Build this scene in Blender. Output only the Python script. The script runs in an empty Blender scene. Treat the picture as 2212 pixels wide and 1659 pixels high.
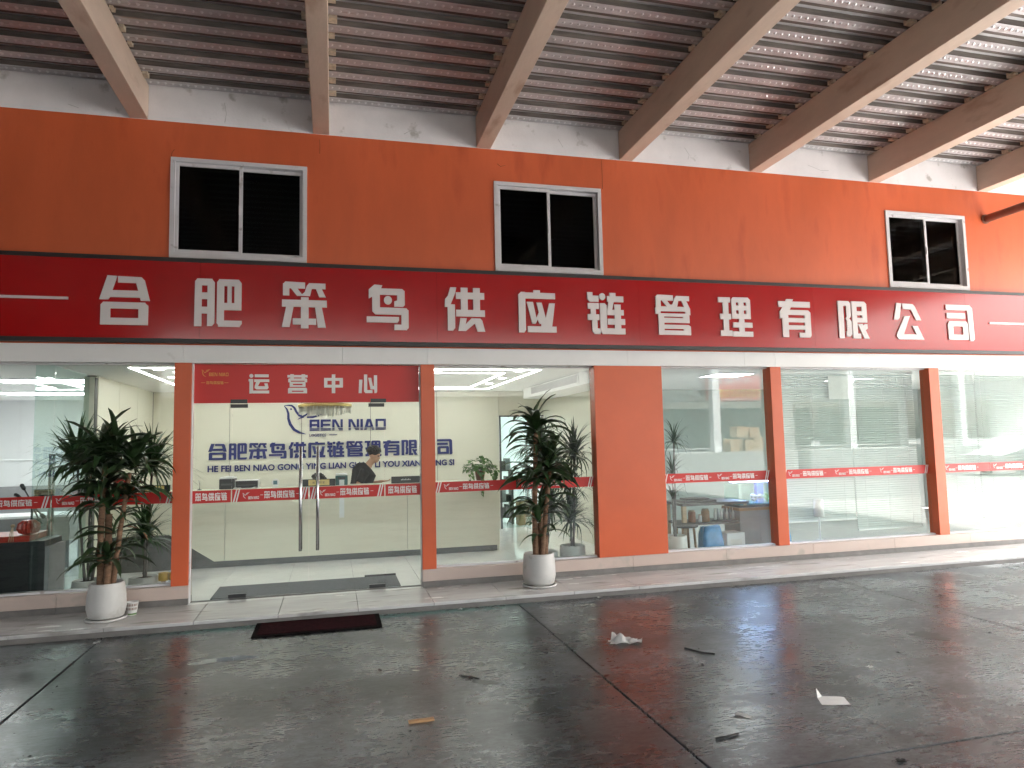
import bpy, bmesh, math, random
from mathutils import Vector, Matrix
from mathutils.geometry import delaunay_2d_cdt
random.seed(7)
PI = math.pi
S = bpy.context.scene
COL = S.collection

# ------------------------------------------------------------------ camera
cam_d = bpy.data.cameras.new('camera'); cam = bpy.data.objects.new('camera', cam_d); COL.objects.link(cam)
S.camera = cam
YAW, PITCH, ROLL = 0.2535235, 0.0825419, -0.0214840
fw = Vector((math.sin(YAW)*math.cos(PITCH), math.cos(YAW)*math.cos(PITCH), math.sin(PITCH)))
rt = Vector((math.cos(YAW), -math.sin(YAW), 0)); up = rt.cross(fw)
r2 = rt*math.cos(ROLL) + up*math.sin(ROLL); u2 = -rt*math.sin(ROLL) + up*math.cos(ROLL)
M = Matrix((r2, u2, -fw)).transposed().to_4x4(); M.translation = (0, -7.6506, 1.55)
cam.matrix_world = M
cam_d.sensor_width = 36; cam_d.lens = 36*1498.18/2212; cam_d.clip_start = .05; cam_d.clip_end = 2000

# ------------------------------------------------------------------ sky, sun, exposure
SUN_EL, SUN_AZ = math.radians(50), math.radians(80)     # azimuth from +y towards +x
W = bpy.data.worlds.new('World'); S.world = W; W.use_nodes = True
nt = W.node_tree; bg = nt.nodes['Background']
sky = nt.nodes.new('ShaderNodeTexSky'); sky.sky_type = 'NISHITA'; sky.sun_disc = False
sky.sun_elevation = SUN_EL; sky.sun_rotation = SUN_AZ; sky.air_density = 1.6; sky.dust_density = 6.0; sky.ozone_density = 1.0
hs = nt.nodes.new('ShaderNodeHueSaturation'); hs.inputs['Saturation'].default_value = .35
nt.links.new(sky.outputs[0], hs.inputs['Color']); nt.links.new(hs.outputs[0], bg.inputs['Color'])
bg.inputs['Strength'].default_value = .085
sd = bpy.data.lights.new('sun', 'SUN'); sd.energy = 4.0; sd.angle = math.radians(2.5); sd.color = (1, .96, .9)
sun = bpy.data.objects.new('sun', sd); COL.objects.link(sun)
sdir = Vector((math.sin(SUN_AZ)*math.cos(SUN_EL), math.cos(SUN_AZ)*math.cos(SUN_EL), math.sin(SUN_EL)))
sun.rotation_euler = sdir.to_track_quat('Z', 'Y').to_euler(); sun.location = (20, 0, 30)
S.view_settings.view_transform = 'Standard'; S.view_settings.look = 'None'
S.view_settings.exposure = 4.97; S.view_settings.gamma = 1.0; S.view_settings.use_curve_mapping = False
S.render.engine = 'CYCLES'; S.cycles.max_bounces = 12; S.cycles.transparent_max_bounces = 24
S.cycles.diffuse_bounces = 6; S.cycles.glossy_bounces = 5; S.cycles.transmission_bounces = 8
S.cycles.caustics_reflective = False; S.cycles.caustics_refractive = False
S.cycles.sample_clamp_indirect = 6.0

# ------------------------------------------------------------------ materials
MATS = {}
def srgb(r, g, b):
    f = lambda c: c/12.92 if c <= .04045 else ((c+.055)/1.055)**2.4
    return (f(r/255), f(g/255), f(b/255))
def mat(name, col, rough=.6, metal=0, var=.12, scale=6, bump=0.0, bscale=40, spec=.5, emit=0, rvar=0, stain=None, stretch=None, trans=0):
    """procedural principled material: noise-varied colour, roughness and fine relief"""
    if name in MATS: return MATS[name]
    m = bpy.data.materials.new(name); m.use_nodes = True; N = m.node_tree.nodes; L = m.node_tree.links
    p = N['Principled BSDF']; p.inputs['Roughness'].default_value = rough; p.inputs['Metallic'].default_value = metal
    p.inputs['Specular IOR Level'].default_value = spec
    tc = N.new('ShaderNodeTexCoord'); src = tc.outputs['Object']
    if stretch:
        mp = N.new('ShaderNodeMapping'); mp.inputs['Scale'].default_value = stretch; L.new(src, mp.inputs[0]); src = mp.outputs[0]
    nz = N.new('ShaderNodeTexNoise'); nz.inputs['Scale'].default_value = scale; nz.inputs['Detail'].default_value = 6
    nz.inputs['Roughness'].default_value = .62; L.new(src, nz.inputs['Vector'])
    cr = N.new('ShaderNodeValToRGB'); cr.color_ramp.elements[0].position = .3; cr.color_ramp.elements[1].position = .7
    cr.color_ramp.elements[0].color = (*[c*(1-var) for c in col], 1); cr.color_ramp.elements[1].color = (*[min(1, c*(1+var)) for c in col], 1)
    L.new(nz.outputs['Fac'], cr.inputs[0]); out = cr.outputs[0]
    if stain:
        n2 = N.new('ShaderNodeTexNoise'); n2.inputs['Scale'].default_value = stain[1]; n2.inputs['Detail'].default_value = 8; L.new(src, n2.inputs['Vector'])
        r = N.new('ShaderNodeValToRGB'); r.color_ramp.elements[0].position = stain[2]; r.color_ramp.elements[1].position = stain[2]+stain[3]
        L.new(n2.outputs['Fac'], r.inputs[0]); mx = N.new('ShaderNodeMixRGB'); L.new(r.outputs[0], mx.inputs[0])
        L.new(out, mx.inputs[1]); mx.inputs[2].default_value = (*stain[0], 1); out = mx.outputs[0]
    L.new(out, p.inputs['Base Color'])
    if rvar:
        mr = N.new('ShaderNodeMapRange'); mr.inputs['To Min'].default_value = max(0.02, rough-rvar); mr.inputs['To Max'].default_value = rough+rvar
        mr.inputs['From Min'].default_value = .3; mr.inputs['From Max'].default_value = .7
        L.new(nz.outputs['Fac'], mr.inputs[0]); L.new(mr.outputs[0], p.inputs['Roughness'])
    if bump:
        n3 = N.new('ShaderNodeTexNoise'); n3.inputs['Scale'].default_value = bscale; n3.inputs['Detail'].default_value = 4; L.new(src, n3.inputs['Vector'])
        b = N.new('ShaderNodeBump'); b.inputs['Strength'].default_value = bump; b.inputs['Distance'].default_value = .01
        L.new(n3.outputs['Fac'], b.inputs['Height']); L.new(b.outputs[0], p.inputs['Normal'])
    if emit:
        p.inputs['Emission Color'].default_value = (*col, 1); p.inputs['Emission Strength'].default_value = emit
    if trans:
        t = N.new('ShaderNodeBsdfTranslucent'); t.inputs[0].default_value = (*col, 1); mx = N.new('ShaderNodeMixShader'); mx.inputs[0].default_value = trans
        L.new(out, t.inputs[0]); L.new(p.outputs[0], mx.inputs[1]); L.new(t.outputs[0], mx.inputs[2]); L.new(mx.outputs[0], N['Material Output'].inputs[0])
    MATS[name] = m; return m
def glassmat(name, tint, f0=.04, rough=0.0):
    """architectural glass: clear body plus a Schlick mirror on each face"""
    m = bpy.data.materials.new(name); m.use_nodes = True; N = m.node_tree.nodes; L = m.node_tree.links
    N.remove(N['Principled BSDF']); o = N['Material Output']
    lw = N.new('ShaderNodeLayerWeight'); lw.inputs['Blend'].default_value = .5
    pw = N.new('ShaderNodeMath'); pw.operation = 'POWER'; pw.inputs[1].default_value = 5; L.new(lw.outputs['Facing'], pw.inputs[0])
    ma = N.new('ShaderNodeMath'); ma.operation = 'MULTIPLY_ADD'; ma.inputs[1].default_value = 1-f0; ma.inputs[2].default_value = f0; L.new(pw.outputs[0], ma.inputs[0])
    tr = N.new('ShaderNodeBsdfTransparent'); tr.inputs[0].default_value = (*tint, 1)
    gl = N.new('ShaderNodeBsdfGlossy'); gl.inputs['Roughness'].default_value = rough
    tcn = N.new('ShaderNodeTexCoord'); nz = N.new('ShaderNodeTexNoise'); nz.inputs['Scale'].default_value = 1.7; L.new(tcn.outputs['Object'], nz.inputs['Vector'])
    b = N.new('ShaderNodeBump'); b.inputs['Strength'].default_value = .006; b.inputs['Distance'].default_value = .02; L.new(nz.outputs['Fac'], b.inputs['Height']); L.new(b.outputs[0], gl.inputs['Normal'])
    mx = N.new('ShaderNodeMixShader'); L.new(ma.outputs[0], mx.inputs[0]); L.new(tr.outputs[0], mx.inputs[1]); L.new(gl.outputs[0], mx.inputs[2]); L.new(mx.outputs[0], o.inputs[0])
    MATS[name] = m; return m

glassmat('shop_glass', (.95, .985, .97), .036)
glassmat('partition_glass', (.86, .95, .93), .04)
glassmat('window_glass', (.30, .33, .33), .010)
mat('orange_paint', (.60, .112, .034), .46, var=.11, scale=1.3, bump=.10, bscale=55, spec=.62, stain=((.46, .072, .021), 2.6, .56, .18), stretch=(1.5, 1, .42))
mat('orange_metal', (.56, .098, .028), .42, var=.06, scale=2, bump=.04)
mat('white_plaster', (.80, .77, .78), .8, var=.06, scale=3, bump=.25, bscale=35, stain=((.5, .47, .45), 5, .62, .1))
mat('white_panel', (.74, .74, .74), .5, var=.05, scale=1.2, bump=.03, stain=((.5, .48, .46), 3, .66, .1))
mat('base_tile', (.50, .40, .35), .38, var=.07, scale=2, rvar=.08, stain=((.38, .33, .28), 4, .6, .12))
mat('plinth_strip', (.15, .14, .13), .45, var=.2, scale=6)
mat('sign_red', (.36, .004, .006), .15, var=.10, scale=.8, spec=.40, bump=.012, bscale=3, rvar=.04)
mat('sign_black', (.012, .012, .013), .45, var=.3, scale=8)
mat('sign_letter', (.66, .62, .62), .45, var=.04, scale=4)
mat('film_red', (.50, .014, .010), .45, var=.06, scale=2)
mat('film_white', (.72, .70, .68), .5, var=.04)
mat('film_gold', (.62, .26, .05), .5, var=.05)
mat('logo_blue', (.005, .013, .14), .4, var=.05, scale=3)
mat('beam_paint', (.58, .46, .37), .62, var=.12, scale=2.5, bump=.2, bscale=30, stain=((.42, .29, .21), 4.5, .60, .14), stretch=(1, .35, 1))
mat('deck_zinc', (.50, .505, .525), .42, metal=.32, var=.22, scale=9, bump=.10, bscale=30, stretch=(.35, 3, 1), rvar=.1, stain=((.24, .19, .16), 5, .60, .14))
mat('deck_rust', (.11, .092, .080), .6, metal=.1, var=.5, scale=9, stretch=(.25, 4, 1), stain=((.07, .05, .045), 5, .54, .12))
mat('closure', (.55, .47, .36), .8, var=.3, scale=20)
mat('alu_white', (.62, .61, .63), .45, var=.06, scale=5, stain=((.35, .31, .3), 9, .64, .1))
mat('alu_dark', (.06, .06, .06), .5, var=.1)
mat('cream_wall', (.72, .705, .60), .42, var=.02, scale=1.5, rvar=.04)
mat('cream_counter', (.66, .645, .53), .30, var=.02, scale=1.5)
mat('grey_base', (.085, .083, .078), .38, var=.1, scale=3)
mat('seam', (.06, .06, .05), .7)
mat('room_white', (.74, .75, .76), .7, var=.03, scale=2)
mat('ceiling_white', (.80, .80, .80), .8, var=.02, scale=2)
mat('stud', (.72, .73, .75), .3, metal=.7, var=.1)
mat('room_grey', (.26, .26, .27), .7, var=.08)
mat('floor_tile', (.74, .74, .73), .12, var=.05, scale=1.6, rvar=.04, stretch=(.6, 1.6, 1))
mat('step_tile', (.50, .49, .48), .22, var=.10, scale=2.2, rvar=.08, stretch=(.5, 2.2, 1), stain=((.27, .26, .245), 4, .58, .14))
mat('grout', (.16, .155, .15), .8)
mat('steel', (.50, .50, .51), .22, metal=1, var=.05)
mat('black_plastic', (.018, .018, .020), .4, var=.2)
mat('dark_metal', (.03, .03, .03), .35, metal=.6, var=.2)
mat('white_plastic', (.70, .70, .70), .4, var=.03)
mat('teal_plastic', (.02, .08, .08), .35, var=.1)
mat('paper', (.72, .72, .70), .8, var=.05, scale=14, bump=.3, bscale=30, trans=.25)
mat('gold_plate', (.55, .42, .16), .4, var=.08)
mat('led', (1, .97, .93), .5, emit=.86, var=0)
mat('panel_light', (1, 1, 1), .5, emit=.68, var=0)
mat('downlight', (1, .97, .93), .5, emit=.86, var=0)
mat('aqua_light', (.45, .55, 1), .5, emit=3, var=0)
mat('pot_white', (.50, .49, .47), .5, var=.08, scale=5, bump=.08, stain=((.30, .27, .23), 6, .60, .14))
mat('soil', (.035, .025, .018), .95, var=.4, scale=30, bump=.8)
mat('cane', (.17, .095, .055), .85, var=.35, scale=18, bump=.7, bscale=30, stretch=(1, 1, 3))
mat('leaf', (.025, .048, .018), .34, var=.45, scale=5, spec=.55, trans=.12)
mat('leaf_light', (.038, .082, .028), .38, var=.4, scale=5, trans=.18)
mat('leaf_bright', (.075, .17, .035), .4, var=.4, scale=9, trans=.2)
mat('leaf_brown', (.20, .09, .045), .7, var=.3, scale=8, trans=.15)
mat('terracotta', (.22, .09, .045), .7, var=.15)
mat('mat_black', (.007, .006, .006), .95, var=.45, scale=40, bump=1, bscale=160, spec=.04)
mat('mat_maroon', (.024, .006, .008), .95, var=.5, scale=30, bump=1, bscale=140, spec=.04)
mat('mat_grey', (.055, .055, .056), .95, var=.3, scale=40, bump=.8, bscale=160)
mat('skin', (.50, .29, .19), .55, var=.06)
mat('hair', (.010, .008, .007), .5, var=.4, scale=40, bump=.7, bscale=80)
mat('shirt_black', (.010, .010, .012), .85, var=.3, bump=.4, bscale=25)
mat('trouser_grey', (.03, .03, .035), .85, var=.2)
mat('wood', (.30, .17, .085), .5, var=.25, scale=4, stretch=(1, 6, 6))
mat('wood_pale', (.42, .30, .19), .5, var=.2, scale=4, stretch=(1, 6, 6))
mat('wood_dark', (.10, .085, .08), .5, var=.25, scale=4, stretch=(6, 1, 1))
mat('blind_slat', (.56, .60, .58), .5, var=.03, trans=.25)
mat('bag_blue', (.06, .22, .45), .4, var=.3, scale=9, bump=.6, bscale=14)
mat('carton', (.36, .24, .13), .8, var=.15, scale=7)
mat('red_gloss', (.42, .03, .015), .3, var=.35, scale=12)
mat('red_cloth', (.40, .02, .02), .7, var=.2)
mat('yellow', (.60, .36, .03), .5, var=.1)
mat('water', (.10, .20, .26), .1, var=.2)
mat('navy', (.01, .03, .12), .5)
mat('stone', (.10, .09, .085), .9, var=.4, scale=20, bump=.8)
mat('crystal', (.80, .80, .74), .12, var=.1, spec=.9, trans=.3)
mat('brass', (.60, .44, .16), .3, metal=.9, var=.1)
mat('pipe_paint', (.22, .10, .07), .5, var=.2, scale=6)
mat('grey_render', (.40, .41, .405), .85, var=.12, scale=.7, stain=((.28, .29, .28), 1.4, .58, .15))
mat('fill_panel', (1, 1, 1), .5, emit=.26, var=0)  # glow of the fill panels added in the right room
mat('room_pale', (.36, .42, .40), .7, var=.03)
mat('green_grey', (.34, .41, .39), .85, var=.1, scale=.8)
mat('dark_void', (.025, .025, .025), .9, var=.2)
mat('banner_red', (.62, .05, .04), .6, var=.06)
mat('banner_yellow', (.72, .45, .10), .6)
mat('corrugated', (.42, .44, .45), .5, var=.1)
mat('car_paint', (.70, .70, .71), .18, var=.02, spec=.7)
mat('tyre', (.015, .015, .015), .8)
mat('car_glass', (.02, .025, .03), .06, spec=.7)
mat('twig', (.012, .011, .010), .9, var=.4)
mat('tan_card', (.36, .20, .09), .7, var=.2)

mat('asphalt', (.12, .12, .12), .8, var=.2, scale=2, bump=.3)
mat('puddle_water', (.008, .009, .010), .04, var=.1, spec=.6)
mat('oil_stain', (.012, .012, .012), .35, var=.3, scale=12)
mat('crack', (.26, .06, .025), .9)
mat('hairline', (.42, .40, .39), .9)
mat('bounce_concrete', (.195, .192, .188), .8, var=.12, scale=.5, bump=.2, stain=((.15, .147, .143), .9, .58, .15))  # pale ground tone chosen to bounce daylight under the canopy
mat('blocker_dark', (.022, .022, .022), .85, var=.15, scale=.8)  # near-black so the added blocking walls stay dark in door reflections

def ground_mat():
    m = bpy.data.materials.new('yard_concrete'); m.use_nodes = True; N = m.node_tree.nodes; L = m.node_tree.links; p = N['Principled BSDF']
    g = N.new('ShaderNodeNewGeometry')
    def noise(sc, det=6, rough=.6, stretch=None, dist=0):
        v = g.outputs['Position']
        if stretch:
            mp = N.new('ShaderNodeMapping'); mp.inputs['Scale'].default_value = stretch; mp.inputs['Rotation'].default_value = (0, 0, .12); L.new(v, mp.inputs[0]); v = mp.outputs[0]
        n = N.new('ShaderNodeTexNoise'); n.inputs['Scale'].default_value = sc; n.inputs['Detail'].default_value = det; n.inputs['Roughness'].default_value = rough; n.inputs['Distortion'].default_value = dist
        L.new(v, n.inputs['Vector']); return n.outputs['Fac']
    def ramp(src, stops):
        r = N.new('ShaderNodeValToRGB'); e = r.color_ramp.elements
        while len(e) < len(stops): e.new(.5)
        for i, (pos, c) in enumerate(stops): e[i].position = pos; e[i].color = (c, c, c, 1)
        L.new(src, r.inputs[0]); return r.outputs[0]
    def mul(a, b, f=1.0):
        x = N.new('ShaderNodeMixRGB'); x.blend_type = 'MULTIPLY'; x.inputs[0].default_value = f; L.new(a, x.inputs[1]); L.new(b, x.inputs[2]); return x.outputs[0]
    blot = ramp(noise(.9, 8, .62), [(.28, .012), (.5, .040), (.74, .120)])
    streak = ramp(noise(3.2, 9, .7, (.55, 2.6, 1), .6), [(.30, .40), (.48, .85), (.62, 1.15)])
    fine = ramp(noise(24, 9, .78, (.75, 1.45, 1), .3), [(.31, .05), (.45, .68), (.66, 2.2)])
    speck = ramp(noise(48, 3, .5, (.7, 1.2, 1), .3), [(.31, .10), (.37, 1.0)])
    c = mul(mul(mul(blot, streak), fine, .85), speck)
    # worn teal paint along the kerb: shape follows a band of the floor, broken by wear
    sep = N.new('ShaderNodeSeparateXYZ'); L.new(g.outputs['Position'], sep.inputs[0])
    def band(o, a, b, s):
        m1 = N.new('ShaderNodeMapRange'); m1.inputs['From Min'].default_value = a; m1.inputs['From Max'].default_value = a+s; L.new(sep.outputs[o], m1.inputs[0])
        m2 = N.new('ShaderNodeMapRange'); m2.inputs['From Min'].default_value = b; m2.inputs['From Max'].default_value = b-s; L.new(sep.outputs[o], m2.inputs[0])
        q = N.new('ShaderNodeMath'); q.operation = 'MULTIPLY'; L.new(m1.outputs[0], q.inputs[0]); L.new(m2.outputs[0], q.inputs[1]); return q.outputs[0]
    bx, by = band('X', -1.75, 2.1, .6), band('Y', -.98, -.70, .1)
    q = N.new('ShaderNodeMath'); q.operation = 'MULTIPLY'; L.new(bx, q.inputs[0]); L.new(by, q.inputs[1])
    wear = ramp(noise(9, 8, .7, (.5, 2, 1)), [(.36, 0), (.50, 1)])
    q2 = N.new('ShaderNodeMath'); q2.operation = 'MULTIPLY'; L.new(q.outputs[0], q2.inputs[0]); L.new(wear, q2.inputs[1])
    mx = N.new('ShaderNodeMixRGB'); L.new(q2.outputs[0], mx.inputs[0]); L.new(c, mx.inputs[1]); mx.inputs[2].default_value = (.035, .115, .095, 1)
    tn = N.new('ShaderNodeMixRGB'); tn.blend_type = 'MULTIPLY'; tn.inputs[0].default_value = 1; tn.inputs[2].default_value = (.90, 1, 1.06, 1); L.new(mx.outputs[0], tn.inputs[1]); L.new(tn.outputs[0], p.inputs['Base Color'])
    r = ramp(noise(1.4, 7, .65), [(.3, .18), (.7, .35)]); r2_ = ramp(noise(20, 6, .7, (.6, 2, 1)), [(.35, .08), (.55, 0)])
    ad = N.new('ShaderNodeMixRGB'); ad.blend_type = 'ADD'; ad.inputs[0].default_value = 1; L.new(r, ad.inputs[1]); L.new(r2_, ad.inputs[2]); L.new(ad.outputs[0], p.inputs['Roughness'])
    b = N.new('ShaderNodeBump'); b.inputs['Strength'].default_value = .03; b.inputs['Distance'].default_value = .005; L.new(noise(30, 8, .7, (.7, 1.6, 1)), b.inputs['Height']); L.new(b.outputs[0], p.inputs['Normal'])
    p.inputs['Specular IOR Level'].default_value = .55
    MATS['yard_concrete'] = m
ground_mat()

# ------------------------------------------------------------------ mesh helpers
def new_bm(): return bmesh.new()
def box(bm, x0, y0, z0, x1, y1, z1, bev=0):
    vs = [bm.verts.new(p) for p in ((x0,y0,z0),(x1,y0,z0),(x1,y1,z0),(x0,y1,z0),(x0,y0,z1),(x1,y0,z1),(x1,y1,z1),(x0,y1,z1))]
    fs = [bm.faces.new([vs[i] for i in f]) for f in ((3,2,1,0),(4,5,6,7),(0,1,5,4),(1,2,6,5),(2,3,7,6),(3,0,4,7))]
    if bev:
        es = list({e for f in fs for e in f.edges}); bmesh.ops.bevel(bm, geom=es, offset=bev, segments=2, affect='EDGES', profile=.6)
    return vs
def tube(bm, pts, rad, n=8, cap=True):
    pts = [Vector(p) for p in pts]
    if not isinstance(rad, (list, tuple)): rad = [rad]*len(pts)
    rings = []; ref = None
    for i, p in enumerate(pts):
        d = (pts[min(i+1, len(pts)-1)] - pts[max(i-1, 0)]).normalized()
        if ref is None: ref = Vector((0, 0, 1)) if abs(d.z) < .9 else Vector((0, 1, 0))
        a = d.cross(ref).normalized(); b = a.cross(d).normalized(); ref = b
        r = rad[i]; ra, rb = r if isinstance(r, (tuple, list)) else (r, r)
        rings.append([bm.verts.new(p + a*ra*math.cos(2*PI*k/n) + b*rb*math.sin(2*PI*k/n)) for k in range(n)])
    for i in range(len(rings)-1):
        for k in range(n): bm.faces.new((rings[i][k], rings[i][(k+1) % n], rings[i+1][(k+1) % n], rings[i+1][k])).smooth = True
    if cap: bm.faces.new(rings[0][::-1]); bm.faces.new(rings[-1])
def lathe(bm, prof, c=(0, 0, 0), n=28):
    rings = []
    for r, z in prof: rings.append([bm.verts.new((c[0]+max(r, 1e-4)*math.cos(2*PI*k/n), c[1]+max(r, 1e-4)*math.sin(2*PI*k/n), c[2]+z)) for k in range(n)])
    for i in range(len(rings)-1):
        for k in range(n): bm.faces.new((rings[i][k], rings[i][(k+1) % n], rings[i+1][(k+1) % n], rings[i+1][k])).smooth = True
    bm.faces.new(rings[0][::-1]); bm.faces.new(rings[-1])
def ball(bm, c, r, sub=2):
    r = r if isinstance(r, (tuple, list)) else (r, r, r)
    bmesh.ops.create_icosphere(bm, subdivisions=sub, radius=1, matrix=Matrix.Translation(c) @ Matrix.Diagonal((*r, 1)))
def obj(name, bm, m, parent=None, loc=None, smooth=False):
    me = bpy.data.meshes.new(name)
    if isinstance(bm, bmesh.types.BMesh):
        bmesh.ops.recalc_face_normals(bm, faces=bm.faces); bm.to_mesh(me); bm.free()
    else: me = bm
    ms = m if isinstance(m, (list, tuple)) else [m]
    if len(me.materials) == 0:
        for x in ms: me.materials.append(MATS[x])
    if smooth:
        for f in me.polygons: f.use_smooth = True
    o = bpy.data.objects.new(name, me); COL.objects.link(o); o.parent = parent
    if loc is not None: o.location = loc
    return o
def bx(name, d, m, parent=None, bev=0):
    b = new_bm(); box(b, *d, bev=bev); return obj(name, b, m, parent)
def inst(o, parent=None, mat4=None, name=None):
    c = bpy.data.objects.new(name or o.name.split('.')[0], o.data if hasattr(o, 'data') else o); COL.objects.link(c); c.parent = parent
    if mat4 is not None: c.matrix_local = mat4
    return c
def tag(o, label, cat, group=None):
    o['label'] = label; o['category'] = cat
    if group: o['group'] = group
    return o
def thing(name, label, cat, loc=(0, 0, 0), group=None):
    o = bpy.data.objects.new(name, None); COL.objects.link(o); o.location = loc; o.empty_display_size = .1
    return tag(o, label, cat, group)
def struct(o): o['kind'] = 'structure'; return o
def stuff(o): o['kind'] = 'stuff'; return o
def sempty(name):
    o = bpy.data.objects.new(name, None); COL.objects.link(o); o.empty_display_size = .1; return struct(o)

# ------------------------------------------------------------------ lettering
def P(s): return [tuple(float(v) for v in a.split(',')) for a in s.split()]
def R(x0, y0, x1, y1): return [(x0, y0), (x1, y0), (x1, y1), (x0, y1)]
def RC(x0, y0, x1, y1, c=6, k='1111'):       # rectangle with corners (tl,tr,br,bl) rounded where k is 1
    out = []
    for (cx, cy, a0), f, (px, py) in zip(((x0+c, y0+c, 180), (x1-c, y0+c, 270), (x1-c, y1-c, 0), (x0+c, y1-c, 90)), k, ((x0, y0), (x1, y0), (x1, y1), (x0, y1))):
        if f == '1': out += [(cx+c*math.cos(math.radians(a0+t)), cy+c*math.sin(math.radians(a0+t))) for t in (0, 30, 60, 90)]
        else: out.append((px, py))
    return out
def CI(x, y, r, n=16): return [(x+r*math.cos(2*PI*i/n), y+r*math.sin(2*PI*i/n)) for i in range(n)]
def FR(x0, y0, x1, y1, th, tv): return [R(x0, y0, x0+th, y1), R(x1-th, y0, x1, y1), R(x0, y0, x1, y0+tv), R(x0, y1-tv, x1, y1)]
def bamboo(): return [R(2, 4, 16, 30), P('2,6 7,0 51,1 51,14 2,14'), P('18,12 32,12 47,30 33,30'), P('55,8 60,2 97,2 97,14 66,14 62,30 40,30 50,22'), P('75,13 88,13 98,32 83,32')]
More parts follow.
